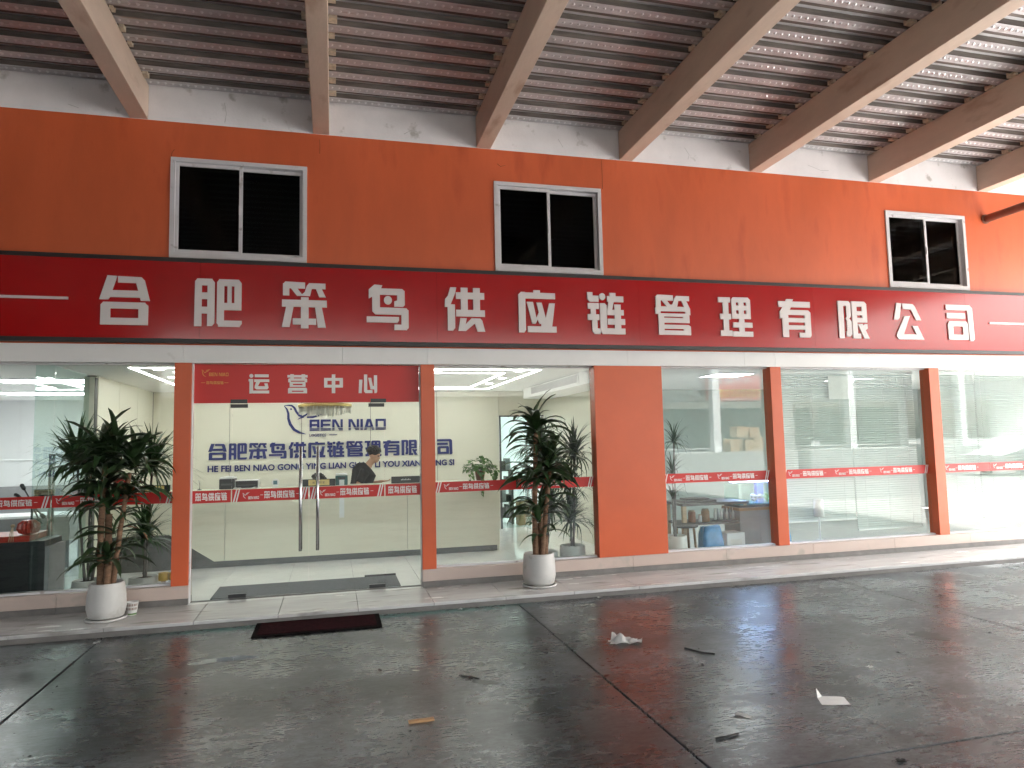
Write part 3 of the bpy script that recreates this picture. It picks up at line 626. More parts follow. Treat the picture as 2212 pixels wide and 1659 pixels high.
hd = thing('door_header_sign', 'red film panel reading operations centre in white Chinese characters above the entrance doors', 'sign', (0, 0, 0))
bx('panel', (-1.39, .096, 2.012, .93, .1025, 2.420), 'film_red', hd)
for ch, x in zip('运营中心', (-.758, -.368, .006, .375)):
    letters('character', glyph(ch, x-.103, 2.112, .206, .205), .0925, .003, 'film_white', hd)
letters('emblem', bird_small(-1.325, 2.29, .13), .0930, .0025, 'film_gold', hd); letters('brand_name', ben_niao(-1.25, 2.295, .19, .036, False), .0930, .0025, 'film_gold', hd)
letters('dash', [R(-1.325, 2.223, -1.285, 2.228)], .0930, .0025, 'film_gold', hd); letters('dash', [R(-1.10, 2.223, -1.06, 2.228)], .0930, .0025, 'film_gold', hd)
lg = []
for k, ch in enumerate('笨鸟供应链'): lg += glyph(ch, -1.275+k*.034, 2.210, .031, .032)
letters('caption', lg, .0930, .0025, 'film_gold', hd)

# blue lettering on the lobby wall
YW = 4.536
wl = thing('wall_lettering', 'blue company name and bird emblem on the cream wall behind the counter', 'lettering', (0, 0, 0))
for k, ch in enumerate(NAME):
    letters('character', glyph(ch, -1.962+k*.3112, 1.348, .282, .268), YW, .015, 'logo_blue', wl)
font_text('latin_name', 'HE FEI BEN NIAO GONG YING LIAN GUAN LI YOU XIAN GONG SI', -1.968, 1.155, 4.042, .104, YW+.006, 'logo_blue', wl, .012, .03)
letters('bird_emblem', bird(-.792, 1.735, .62), YW, .015, 'logo_blue', wl)
letters('brand_name', ben_niao(-.383, 1.802, 1.27, .187, True), YW, .015, 'logo_blue', wl)
font_text('caption', 'LOGISTCS', -.383, 1.700, .27, .048, YW+.006, 'logo_blue', wl, .01, .01)
bx('caption_dash', (-.06, YW+.002, 1.722, .07, YW+.014, 1.734), 'logo_blue', wl)

# ================================================================== INTERIOR LIGHTS
def ring(name, x0, y0, x1, y1, label):
    t = thing(name, label, 'light', (0, 0, 0), 'recessed light strips in the lobby ceiling'); w = .030; z = CZ-.006
    for d in ((x0, y0, x1, y0+w), (x0, y1-w, x1, y1), (x0, y0+w+.001, x0+w, y1-w-.001), (x1-w, y0+w+.001, x1, y1-w-.001)):
        bx('light_strip', (d[0], d[1], z, d[2], d[3], CZ-.0005), 'led', t)
ring('light_ring', -2.2, .83, 2.59, 3.96, 'outer rectangular ring of white light strip in the lobby ceiling')
ring('light_ring', -1.83, 1.27, 2.215, 3.64, 'inner rectangular ring of white light strip in the lobby ceiling')
k = 0
for x, y, lab in ((2.35, 1.03, 'ceiling downlight at the near right corner of the light rings'), (2.36, 2.01, 'ceiling downlight right of the light rings, second from the front'),
                  (2.365, 2.91, 'ceiling downlight right of the light rings, third from the front'), (1.28, 1.04, 'ceiling downlight between the light rings just right of the entrance pillar'),
                  (-1.94, 1.04, 'ceiling downlight at the near left corner of the light rings'), (-1.98, 1.98, 'ceiling downlight on the left side of the light rings')):
    t = thing('downlight', lab, 'light', (x, y, CZ), 'round downlights in the lobby ceiling')
    b = new_bm(); lathe(b, [(.055, -.004), (.055, -.0005)], n=20); obj('lens', b, 'downlight', t)
    b = new_bm()
    for k in range(24):
        a0, a1 = 2*PI*k/24, 2*PI*(k+1)/24
        q = [b.verts.new((r*math.cos(a), r*math.sin(a), -.006)) for r, a in ((.056, a0), (.072, a0), (.072, a1), (.056, a1))]; b.faces.new(q)
    obj('trim', b, 'white_plastic', t)
def panel(x0, y0, x1, y1, lab, m='panel_light'):
    t = thing('panel_light', lab, 'light', ((x0+x1)/2, (y0+y1)/2, CZ), 'flat ceiling panel lights'); w, d = (x1-x0)/2, (y1-y0)/2
    bx('diffuser', (-w+.015, -d+.015, -.009, w-.015, d-.015, -.001), m, t)
    b = new_bm(); box(b, -w, -d, -.012, w, -d+.0148, -.0008); box(b, -w, d-.0148, -.012, w, d, -.0008); box(b, -w, -d+.0149, -.012, -w+.0148, d-.0149, -.0008); box(b, w-.0148, -d+.0149, -.012, w, d-.0149, -.0008); obj('frame', b, 'alu_white', t)
panel(-4.15, 2.19, -2.95, 2.79, 'ceiling panel light nearest the left shop window')
panel(-4.95, 4.37, -3.72, 5.0, 'ceiling panel light farther back in the left room')
panel(5.32, 1.12, 5.92, 1.72, 'ceiling panel light above the aquarium in the right room', 'panel_light'); panel(8.0, 1.8, 8.6, 2.4, 'unseen panel added behind the blinds to brighten the right room', 'fill_panel')
panel(4.2, 2.8, 4.8, 3.4, 'fill panel added behind the dragon tree to brighten the right room', 'fill_panel')  # panels behind blinds and dragon tree are added fill lights
panel(3.1, 5.4, 3.7, 6.0, 'ceiling panel light in the corridor behind the lobby')
tag(bx('light_strip', (-3.43, 2.06-.0, CZ-.006, -3.40, 3.9, CZ-.0005), 'led'), 'single white light strip in the left room ceiling', 'light')

# crystal chandelier in front of the wall emblem
ch = thing('chandelier', 'flat crystal chandelier with brass rim hanging before the bird emblem', 'chandelier', (-.115, 3.2, 2.02))
b = new_bm(); lathe(b, [(.385, .105), (.395, .11), (.395, .15), (.385, .155)], n=36); obj('rim', b, 'brass', ch)
b = new_bm(); tube(b, [(0, 0, .15), (0, 0, CZ-2.02-.001)], .012, 8); obj('rod', b, 'brass', ch)
b = new_bm()
for rr, n, l in ((.375, 44, .10), (.25, 30, .125), (.12, 16, .14)):
    for k in range(n):
        a = 2*PI*k/n; x, y = rr*math.cos(a), rr*math.sin(a); ln = l*random.uniform(.75, 1.05)
        tube(b, [(x, y, .104), (x, y, .104-ln)], [.009, .007], 5)
stuff(obj('crystals', b, 'crystal', ch))

# air vent on the bulkhead
av = thing('air_vent', 'white slatted air conditioning vent high on the right lobby bulkhead', 'vent', (3.219, 2.32, 2.39))
bx('frame', (-.012, -1.16, -.075, -.001, 1.16, .062), 'ceiling_white', av)
bx('opening', (-.0135, -1.13, -.058, -.0125, 1.13, .046), 'room_grey', av)
for k in range(7): bx('louvre', (-.020, -1.13, -.052+k*.0145, -.014, 1.13, -.0465+k*.0145), 'alu_white', av)
for k in range(38):
    if k == 0: o = bx('fin', (-.024, -1.12, -.057, -.0205, -1.116, .045), 'alu_white', av)
    else: c = inst(o, av); c.location = (0, k*.06, 0)

# ================================================================== RECEPTION COUNTER
rc = thing('reception_counter', 'long cream reception counter with dark grey base', 'counter', (0, 2.17, 0))
pl = [-2.79, -1.366, 1.004, 2.312]
# front: cream panels whose lower edge drops in a diagonal, dark grey plinth filling below
def prism(name, poly, ya, yb, m, parent):
    b = new_bm(); fill([poly], b, ya, yb-ya); return obj(name, b, m, parent)
prism('front_panel', [(-2.79, .450), (-2.03, .450), (-1.49, .082), (-1.369, .082), (-1.369, .97), (-2.79, .97)], 0, .03, 'cream_counter', rc)
bx('front_panel', (-1.363, 0, .082, 1.001, .03, .97), 'cream_counter', rc); bx('front_panel', (1.007, 0, .082, 2.312, .03, .97), 'cream_counter', rc)
prism('plinth', [(-2.79, .002), (2.28, .002), (2.28, .080), (-1.494, .080), (-2.034, .447), (-2.79, .447)], .014, .5, 'grey_base', rc)
bx('carcass', (-2.79, .0305, .081, 2.31, .06, .969), 'seam', rc); bx('side_panel', (2.285, .031, .002, 2.312, .60, .97), 'cream_counter', rc)
b = new_bm(); box(b, -2.79, -.012, .9705, 2.325, .34, 1.0, bev=.003); obj('counter_top', b, 'cream_counter', rc)
bx('desk_top', (-2.79, .341, .73, 2.284, .75, .76), 'wood_pale', rc)

# ================================================================== THINGS ON THE COUNTER
def at(x, z, y, yref=2.4): return x
def printer(loc, label):
    t = thing('printer', label, 'printer', loc)
    b = new_bm(); box(b, -.095, -.12, .0, .095, .14, .135, bev=.012); obj('body', b, 'black_plastic', t)
    b = new_bm(); box(b, -.097, -.10, .136, .097, .13, .155, bev=.006); obj('lid', b, 'white_plastic', t)
    bx('paper_slot', (-.07, -.121, .05, .07, -.1185, .075), 'alu_dark', t)
    b = new_bm(); box(b, -.06, -.05, .156, .06, .12, .162); obj('paper_tray', b, 'white_plastic', t)
printer((-1.36, 2.36, 1.0), 'black printer with white lid at the left end of the counter letters')
t = thing('printer', 'wide low black printer with grey rim beside the white-lidded printer', 'printer', (-1.115, 2.38, 1.0))
b = new_bm(); box(b, -.145, -.12, 0, .15, .12, .112, bev=.008); obj('body', b, 'white_plastic', t); bx('front', (-.137, -.1235, .01, .142, -.1205, .102), 'black_plastic', t); bx('paper_slot', (-.11, -.126, .04, .11, -.1236, .052), 'alu_dark', t)
def crumple(name, x, y, z, sx_, sy_, sz_, n, m, label, cat, seed, rot=0, folds=1.0, group=None):
    """a sheet with random creases, resting on z"""
    rnd = random.Random(seed); b = new_bm(); V = []
    for j in range(n+1):
        row = []
        for i in range(n+1):
            u, v = i/n-.5, j/n-.5
            h = sz_*(abs(math.sin(3.1*u+rnd.uniform(-.4, .4)+seed))*.6 + rnd.random()*.4)*(.35+.65*abs(math.cos(4*v+seed)))
            row.append(b.verts.new((u*sx_*(1+rnd.uniform(-.12, .12)*folds), v*sy_*(1+rnd.uniform(-.12, .12)*folds), max(.001, h))))
        V.append(row)
    for j in range(n):
        for i in range(n): b.faces.new((V[j][i], V[j][i+1], V[j+1][i+1], V[j+1][i]))
    bmesh.ops.solidify(b, geom=b.faces[:], thickness=.0008)
    zmin = min(v.co.z for v in b.verts)
    for v in b.verts: v.co.z -= zmin
    o = obj(name, b, m); o.location = (x, y, z); o.rotation_euler = (0, 0, rot); return tag(o, label, cat, group)
crumple('paper_pile', -1.13, 2.215, 1.0, .27, .09, .03, 7, 'paper', 'crumpled white papers before the wide black printer', 'paper', 3)
t = thing('desk_clock', 'small round white desk clock with a pale square face on the counter', 'clock', (-.753, 2.30, 1.0))
b = new_bm(); box(b, -.03, -.025, 0, .03, .025, .02, bev=.004); obj('base', b, 'white_plastic', t)
b = new_bm(); tube(b, [(0, -.014, .066), (0, .014, .066)], .050, 24); obj('case', b, 'white_plastic', t)
bx('face', (-.026, -.0165, .040, .026, -.0145, .092), 'water', t)
def nameplate(x0, x1, y, h, label, txt=True):
    t = thing('nameplate', label, 'nameplate', ((x0+x1)/2, y, 1.0)); w = (x1-x0)/2
    b = new_bm(); box(b, -w, -.02, 0, w, .02, h, bev=.003); obj('stand', b, 'black_plastic', t)
    if txt:
        bx('plate', (-w*.64, -.0235, .012, w*.64, -.0205, h-.008), 'gold_plate', t); pol = []
        for k in range(4):
            x = -w*.38+k*w*.205; pol += [R(x, h*.36, x+w*.04, h*.68), R(x+w*.07, h*.40, x+w*.12, h*.47), R(x+w*.06, h*.56, x+w*.13, h*.63)]
        letters('engraving', pol, -.0245, .0006, 'wood_dark', t)
    else: letters('engraving', [R(-.07+k*.02, h*.44, -.058+k*.02, h*(.58+.06*(k % 2))) for k in range(7)], -.0215, .0006, 'alu_white', t)
nameplate(-2.41, -2.04, 2.23, .085, 'gold nameplate on black stand behind the left plant', True)
nameplate(-.398, .03, 2.23, .095, 'gold nameplate on black stand before the seated person', True)
nameplate(.789, 1.193, 2.23, .095, 'long black nameplate right of the standing person', False)
t = thing('banknote_counter', 'dark green banknote counting machine left of the standing person', 'machine', (.115, 2.38, 1.0))
b = new_bm(); box(b, -.083, -.12, 0, .083, .12, .13, bev=.01); obj('body', b, 'teal_plastic', t)
b = new_bm(); box(b, -.078, -.11, .131, .078, .10, .158, bev=.008); obj('hopper', b, 'white_plastic', t); bx('display', (-.05, -.1225, .08, .05, -.1205, .11), 'black_plastic', t)
t = thing('pen_holder', 'thin antenna-like pen stand at the far left of the entrance glass', 'stand', (-1.70, 2.28, 1.0))
b = new_bm(); lathe(b, [(.03, 0), (.03, .006), (.006, .012)], n=14); obj('base', b, 'black_plastic', t)
b = new_bm(); tube(b, [(0, 0, .01), (.004, 0, .08), (-.012, 0, .13)], .004, 6); obj('pen', b, 'steel', t)
t = thing('gift_box', 'red paper bag and box on the counter behind the left plant', 'box', (-2.62, 2.42, 1.0))
b = new_bm(); box(b, -.12, -.05, 0, .02, .05, .20, bev=.004); obj('bag', b, 'red_cloth', t); b = new_bm(); box(b, .03, -.05, 0, .14, .06, .07, bev=.003); obj('box', b, 'red_gloss', t)

# ================================================================== PLANTS
def leaf_mesh(name, L, Wd, el0, droop, m, n=7, wave=0.0, twist=0.0, tipbrown=False):
    """strap leaf growing along +x from the origin, starting at elevation el0 and bending over by droop"""
    b = new_bm(); p = Vector((0, 0, 0)); rows = []
    for i in range(n+1):
        t = i/n; a = math.radians(el0-droop*t**1.25); d = Vector((math.cos(a), 0, math.sin(a)))
        w = Wd*(.42+.58*math.sin(min(1, t*1.7)*PI/2))*(1-t**2.6)+.0015
        s = Vector((0, 1, 0)); nrm = Vector((-math.sin(a), 0, math.cos(a)))
        tw = twist*t; s = s*math.cos(tw)+nrm*math.sin(tw)
        wv = wave*math.sin(t*9)*Wd
        rows.append([b.verts.new(p+s*w/2+nrm*(w*.22+wv)), b.verts.new(p), b.verts.new(p-s*w/2+nrm*(w*.22-wv))])
        p = p+d*(L/n)
    for i in range(n):
        for k in range(2): b.faces.new((rows[i][k], rows[i][k+1], rows[i+1][k+1], rows[i+1][k])).smooth = True
    me = bpy.data.meshes.new(name); b.to_mesh(me); b.free(); me.materials.append(MATS[m]); return me
LV = []
for el, dr, tw in ((82, 62, .2), (72, 95, -.3), (60, 110, .4), (45, 105, -.2), (30, 95, .5), (12, 75, -.5), (68, 150, .3), (50, 160, -.4)):
    LV.append(leaf_mesh('leaf', 1, .165, el, dr, 'leaf', wave=.06, twist=tw))
LVG = [leaf_mesh('leaf', 1, .155, el, dr, 'leaf_light', wave=.06, twist=tw) for el, dr, tw in ((64, 120, .3), (40, 110, -.4), (20, 90, .3))]
LVB = [leaf_mesh('leaf', 1, .10, el, dr, 'leaf_brown', wave=.1, twist=.9) for el, dr in ((10, 95), (-10, 70))]
def rosette(t, c, n, lo, hi, seed, tilt=(0, 0), kinds=None, brown=0, wid=1.0, azs=None):
    rnd = random.Random(seed)
    for i in range(n):
        az = (azs[i % len(azs)]+rnd.uniform(-.25, .25)) if azs else i*2.399+rnd.uniform(-.3, .3)
        f = i/max(1, n-1); k = kinds[min(len(kinds)-1, int(f*len(kinds)))] if kinds else min(5, int(f*6))
        me = LV[k]
        if rnd.random() < .22: me = rnd.choice(LVG)
        if rnd.random() < brown: me = rnd.choice(LVB)
        s = lo+(hi-lo)*rnd.random(); w = s*wid*rnd.uniform(.85, 1.25)
        q = bpy.data.objects.new('leaf', me); COL.objects.link(q); q.parent = t
        q.matrix_local = Matrix.Translation((c[0], c[1], c[2]-.06*f+rnd.uniform(-.015, .015))) @ Matrix.Rotation(tilt[0], 4, 'X') @ Matrix.Rotation(tilt[1], 4, 'Y') @ Matrix.Rotation(az, 4, 'Z') @ Matrix.Rotation(rnd.uniform(-.25, .25), 4, 'X') @ Matrix.Diagonal((s, w, s, 1))
def cane(t, pts, r0, r1, m='cane'):
    b = new_bm(); rnd = random.Random(len(pts)); P_ = []; n = 14
    for i in range(n+1):
        f = i/n*(len(pts)-1); a = min(int(f), len(pts)-2); g = f-a
        P_.append(Vector(pts[a]).lerp(Vector(pts[a+1]), g)+Vector((rnd.uniform(-.003, .003), rnd.uniform(-.003, .003), 0)))
    tube(b, P_, [r0+(r1-r0)*i/n+(.0025 if i % 2 else 0) for i in range(n+1)], 10); obj('cane', b, m, t)
def pot(t, r, h, saucer=True, taper=.86, m='pot_white'):
    b = new_bm(); z = .022 if saucer else 0
    lathe(b, [(r*.80, z), (r*.90, z+.012), (r, z+h*.28), (r*.985, z+h*.6), (r*taper*1.02, z+h*.97), (r*taper, z+h), (r*taper-.014, z+h), (r*taper-.02, z+h*.90), (.01, z+h*.89)], n=36); obj('pot', b, m, t)
    b = new_bm(); lathe(b, [(r*taper-.021, z+h*.885), (r*.5, z+h*.92), (.01, z+h*.925)], n=20); obj('soil', b, 'soil', t)
    if saucer:
        b = new_bm(); lathe(b, [(r*.88, .0005), (r*1.02, .004), (r*1.06, .024), (r*1.03, .026), (r*.98, .012), (.01, .010)], n=32); obj('saucer', b, m, t)
p1 = thing('potted_dracaena', 'big dark corn plant in a round white pot on the step left of the entrance', 'plant', (-2.02, -.385, 0), 'corn plants on the front step')
pot(p1, .165, .315)
cane(p1, [(-.055, .0, .29), (-.07, .02, .8), (-.05, .03, 1.40)], .030, .024); cane(p1, [(.05, -.01, .29), (.10, -.01, .8), (.165, 0, 1.33)], .024, .018); cane(p1, [(.0, .05, .29), (-.015, .06, .6), (-.02, .07, .95)], .034, .03); cane(p1, [(.01, -.05, .29), (.02, -.055, .50)], .030, .027)
rosette(p1, (-.07, .02, 1.46), 38, .36, .58, 1, (0, -.14)); rosette(p1, (.18, 0, 1.42), 32, .34, .54, 2, (.0, .22)); rosette(p1, (.04, -.03, 1.55), 22, .34, .50, 12)
rosette(p1, (-.04, .04, 1.24), 26, .36, .54, 3, kinds=[2, 3, 4, 5, 5, 7]); rosette(p1, (-.02, .07, 1.02), 16, .34, .50, 4, kinds=[2, 3, 4, 5, 7]); rosette(p1, (.05, -.02, .82), 10, .32, .46, 5, kinds=[6, 4, 5], wid=.8, brown=.12, azs=[.2, -.4, .6, 2.8, 3.4])
rosette(p1, (.02, -.05, .58), 18, .32, .50, 6, kinds=[6, 7, 5, 5], brown=.10); rosette(p1, (.16, 0, 1.14), 18, .32, .46, 7, kinds=[3, 4, 5, 7])
p2 = thing('potted_dracaena', 'tall corn plant in a white pot on the step right of the entrance', 'plant', (2.15, -.345, 0), 'corn plants on the front step')
pot(p2, .178, .325, taper=.90)
cane(p2, [(-.03, 0, .30), (-.035, .01, .7), (-.015, .0, 1.25), (.0, 0, 1.66)], .034, .022); cane(p2, [(.03, -.02, .30), (.07, -.03, .7), (.14, -.02, 1.22)], .030, .022); cane(p2, [(.075, .01, .30), (.082, .01, .52)], .032, .030); cane(p2, [(.02, .05, .3), (.05, .06, .75)], .026, .024)
rosette(p2, (.0, 0, 1.68), 34, .36, .56, 21, kinds=[0, 1, 2, 3, 4, 5]); rosette(p2, (.01, 0, 1.52), 12, .34, .46, 25, kinds=[4, 5]); rosette(p2, (.13, -.02, 1.28), 36, .34, .52, 22, kinds=[0, 1, 2, 4, 5]); rosette(p2, (.0, .0, 1.18), 26, .34, .52, 23, kinds=[3, 4, 5, 7])
rosette(p2, (.13, -.02, 1.08), 18, .34, .48, 27, kinds=[4, 5, 7]); rosette(p2, (.05, .06, .80), 14, .34, .52, 24, kinds=[0, 2, 6, 7]); rosette(p2, (.0, -.03, .74), 9, .36, .54, 26, kinds=[6, 7], azs=[3.3, 2.9, -.4, -2.2]); rosette(p2, (.06, 0, .55), 8, .30, .44, 28, kinds=[6, 7, 5])
def spiky(name, loc, heads, label, seed, L=.42, n=70, m='leaf_light', potr=.15, poth=.24, stems=True, potm='pot_white', W_=.020):
    t = thing(name, label, 'plant', loc, 'narrow-leaved plants inside the windows'); rnd = random.Random(seed)
    if potr: pot(t, potr, poth, False, .92, potm)
    for (hx, hy, hz, nn) in heads:
        if stems: cane(t, [(hx*.2, hy*.2, poth*.8), (hx*.7, hy*.7, hz*.6), (hx, hy, hz)], .013, .010, 'wood_dark')
        b = new_bm()
        for i in range(nn):
            az = rnd.uniform(0, 2*PI); el = rnd.uniform(-10, 88); dr = rnd.uniform(30, 110); l = L*rnd.uniform(.7, 1.15); p = Vector((hx, hy, hz)); N_ = 5; side = Vector((-math.sin(az), math.cos(az), 0)); pr = None
            for k in range(N_+1):
                a = math.radians(el-dr*(k/N_)**1.2); d = Vector((math.cos(a)*math.cos(az), math.cos(a)*math.sin(az), math.sin(a))); w = W_*(1-(k/N_)**2)*.5+.001
                cur = (b.verts.new(p+side*w), b.verts.new(p-side*w))
                if pr: b.faces.new((pr[0], pr[1], cur[1], cur[0]))
                pr = cur; p = p+d*l/N_
                p.y = max(p.y, .13-loc[1])
        stuff(obj('foliage', b, m, t))
    return t
spiky('spiky_plant', (-2.42, .42, 0), [(-.12, -.02, 1.40, 170), (.15, .04, 1.28, 130), (0, 0, .95, 70)], 'bushy narrow-leaved plant behind the left window glass', 31, .56, W_=.034)
spiky('spiky_plant', (-1.90, .42, 0), [(.05, .02, 1.34, 150), (0, 0, .62, 110)], 'narrow-leaved plant behind the glass beside the left orange pillar', 32, .52, W_=.030)
spiky('spiky_plant', (2.46, .40, 0), [(-.04, .02, 1.42, 190), (.03, .0, 1.12, 120), (.05, .0, .70, 170)], 'leafy green plant behind the glass right of the entrance', 33, .46, W_=.034)
spiky('spiky_plant', (2.78, .36, 0), [(.06, .0, 1.36, 130), (-.02, 0, .98, 80), (-.02, 0, .58, 150)], 'narrow-leaved plant in a white pot against the wide orange pillar', 34, .48, m='leaf', potr=.16, poth=.30, W_=.026)
spiky('spiky_plant', (4.17, .42, 0), [(.03, 0, 1.49, 60), (-.01, 0, 1.10, 40), (-.02, 0, .80, 30)], 'slender dragon tree in a white pot right of the wide orange pillar', 35, .36, m='leaf', potr=.15, poth=.33, W_=.014)
# pothos on the counter
t = thing('pothos', 'bright green trailing pothos in a brown pot on the right end of the counter', 'plant', (2.07, 2.30, 1.0))
b = new_bm(); lathe(b, [(.055, 0), (.075, .13), (.080, .14), (.072, .14), (.066, .12), (.01, .118)], n=22); obj('pot', b, 'terracotta', t)
b = new_bm(); rnd = random.Random(5); stems = []
def heart(b, p, az, el, s):
    d = Vector((math.cos(az)*math.cos(el), math.sin(az)*math.cos(el), math.sin(el))); sd = Vector((-math.sin(az), math.cos(az), 0)); n = d.cross(sd)
    pts = [(0, 0), (-.15, .32), (.12, .50), (.55, .36), (1, 0), (.55, -.36), (.12, -.50), (-.15, -.32)]
    V = [b.verts.new(p+d*s*x+sd*s*y+n*s*.25*abs(y)) for x, y in pts]; c = b.verts.new(p+d*s*.3); 
    for i in range(len(V)): b.faces.new((c, V[i], V[(i+1) % len(V)])).smooth = True
for i in range(150):
    a = rnd.uniform(0, 2*PI); rr = .20*math.sqrt(rnd.random()); z = .14+.20*(1-(rr/.22)**2)*rnd.random()+rnd.uniform(-.04, .04)
    heart(b, Vector((rr*1.15*math.cos(a), rr*.7*math.sin(a)-.02, z)), a+rnd.uniform(-.6, .6), rnd.uniform(-1.0, .4), rnd.uniform(.045, .085))
for (dx, ln) in ((-.17, .20), (.16, .22), (.20, .12), (-.02, .34)):
    for k in range(9): heart(b, Vector((dx+rnd.uniform(-.03, .03), -.16+rnd.uniform(-.02, .01), .14-ln*k/8)), rnd.uniform(3.6, 5.8), -.9, rnd.uniform(.04, .065))
stuff(obj('foliage', b, 'leaf_bright', t))
b = new_bm()
for (dx, ln) in ((-.17, .20), (.16, .22), (-.02, .34)): tube(b, [(0, 0, .15), (dx*.7, -.12, .18), (dx, -.16, .10), (dx, -.165, .14-ln)], .003, 5)
obj('vine', b, 'leaf_light', t)

# ================================================================== PEOPLE
def remesh(name, bm, m, parent, vox=.012, smooth=6):
    me = bpy.data.meshes.new(name); bm.to_mesh(me); bm.free(); o = bpy.data.objects.new(name, me); COL.objects.link(o)
    r = o.modifiers.new('r', 'REMESH'); r.mode = 'VOXEL'; r.voxel_size = vox; r.use_smooth_shade = True
    s = o.modifiers.new('s', 'SMOOTH'); s.iterations = smooth; s.factor = .5
    dg = bpy.context.evaluated_depsgraph_get(); dg.update(); me2 = bpy.data.meshes.new_from_object(o.evaluated_get(dg)); bpy.data.objects.remove(o)
    me2.materials.clear(); me2.materials.append(MATS[m]); me2.name = name; return obj(name, me2, m, parent, smooth=True)
def hand(b, w, d, side, s=1.0):
    """palm, four curled fingers and a thumb leaving the side of the palm; w wrist, d direction of the hand"""
    w = Vector(w); d = Vector(d).normalized(); sd = Vector(side).normalized(); n = d.cross(sd)
    tube(b, [w, w+d*.045*s, w+d*.085*s], [(.022*s, .016*s), (.036*s, .014*s), (.038*s, .012*s)], 8)
    for k, (o, l) in enumerate(((-.027, .062), (-.009, .074), (.009, .070), (.027, .054))):
        a = w+d*.083*s+sd*o*s; tube(b, [a, a+d*l*.5*s+n*.004*s, a+d*l*.85*s+n*.022*s, a+d*l*.95*s+n*.036*s], [.0092*s, .0088*s, .008*s, .006*s], 6)
    a = w+d*.025*s-sd*.030*s; tube(b, [a, a+d*.028*s-sd*.020*s, a+d*.058*s-sd*.020*s+n*.014*s], [.0115*s, .010*s, .007*s], 6)
def head(b, c, f, s=1.0):
    """skull, jaw, nose, brow, ears; c centre, f facing unit vector"""
    f = Vector(f).normalized(); upv = Vector((0, 0, 1)); sd = f.cross(upv).normalized(); u = sd.cross(f); c = Vector(c)
    Mx = Matrix.Translation(c) @ Matrix((f, -sd, u)).transposed().to_4x4()
    def el(x, y, z, rx, ry, rz): bmesh.ops.create_icosphere(b, subdivisions=3, radius=1, matrix=Mx @ Matrix.Translation((x*s, y*s, z*s)) @ Matrix.Diagonal((rx*s, ry*s, rz*s, 1)))
    el(-.012, 0, .03, .095, .074, .085); el(.022, 0, -.045, .066, .056, .062); el(.05, 0, -.082, .036, .038, .026)
    el(.092, 0, -.018, .014, .013, .022); el(.104, 0, -.030, .013, .015, .011); el(.072, 0, .030, .022, .056, .012); el(.078, 0, -.060, .016, .024, .008); el(.072, 0, -.070, .016, .022, .008)
    el(-.012, .074, -.01, .020, .010, .032); el(-.012, -.074, -.01, .020, .010, .032)
    return Mx
def hair(b, Mx, s=1.0, curls=90, seed=1, long=0):
    rnd = random.Random(seed)
    bmesh.ops.create_icosphere(b, subdivisions=3, radius=1, matrix=Mx @ Matrix.Translation((-.022*s, 0, .055*s)) @ Matrix.Diagonal((.106*s, .088*s, .082*s, 1)))
    for i in range(curls):
        th = rnd.uniform(0, 2*PI); ph = math.acos(rnd.uniform(-.15, 1)); x, y, z = math.cos(th)*math.sin(ph), math.sin(th)*math.sin(ph), math.cos(ph)
        if x > .45 and z < .42: continue
        r = rnd.uniform(.012, .024)*s
        bmesh.ops.create_icosphere(b, subdivisions=1, radius=r, matrix=Mx @ Matrix.Translation(((-.022+.108*x)*s, .090*y*s, (.055+.084*z)*s)))
    if long: tube(b, [Mx @ Vector((-.06*s, 0, .03*s)), Mx @ Vector((-.095*s, 0, -.06*s)), Mx @ Vector((-.09*s, 0, -.20*s))], [(.07*s, .05*s), (.085*s, .05*s), (.05*s, .03*s)], 10)
def eyes(Mx, parent, s=1.0):
    for sg in (1, -1):
        b = new_bm(); bmesh.ops.create_icosphere(b, subdivisions=2, radius=.0105*s, matrix=Mx @ Matrix.Translation((.078*s, sg*.031*s, .006*s))); obj('eye', b, 'black_plastic', parent)
    b = new_bm(); tube(b, [Mx @ Vector((.091*s, -.02*s, -.064*s)), Mx @ Vector((.096*s, 0, -.064*s)), Mx @ Vector((.091*s, .02*s, -.064*s))], .003*s, 5); obj('mouth', b, 'leaf_brown', parent)
pr = thing('person', 'person in a black short-sleeved shirt with dark curly hair leaning over behind the counter', 'person', (.42, 3.05, 0)); pr.scale = (1, 1, 1.045)
b = new_bm(); HC = (.185, -.01, 1.325); F1 = (.88, -.38, -.22)
Mx = head(b, HC, F1, .92)
tube(b, [(.06, 0, 1.13), (.115, 0, 1.21), (.165, -.005, 1.275)], [.062, .052, .05], 12)
tube(b, [(.0, -.165, 1.07), (-.05, -.20, .95), (-.085, -.205, .84)], [.046, .040, .036], 10); tube(b, [(-.10, -.20, .84), (-.05, -.215, .74), (.02, -.22, .66)], [.036, .032, .024], 10); hand(b, (.02, -.22, .66), (.6, -.1, -.6), (.2, 1, 0))
tube(b, [(.05, .165, 1.06), (.10, .19, .96), (.16, .17, .92)], [.046, .040, .036], 10); tube(b, [(.16, .17, .92), (.24, .10, .93), (.30, .03, .95)], [.036, .03, .024], 10); hand(b, (.30, .03, .95), (.8, -.5, .05), (.3, .8, 0))
tube(b, [(-.03, 0, .80), (.0, 0, .95), (.035, 0, 1.08)], [(.14, .10), (.14, .10), (.16, .10)], 14)
for sg in (1, -1): tube(b, [(-.10, sg*.085, .82), (-.07, sg*.09, .46), (-.08, sg*.09, .09)], [.085, .06, .045], 10); tube(b, [(-.10, sg*.09, .045), (.0, sg*.095, .04), (.10, sg*.10, .028)], [.042, .042, .03], 10)
remesh('body', b, 'skin', pr)
b = new_bm()
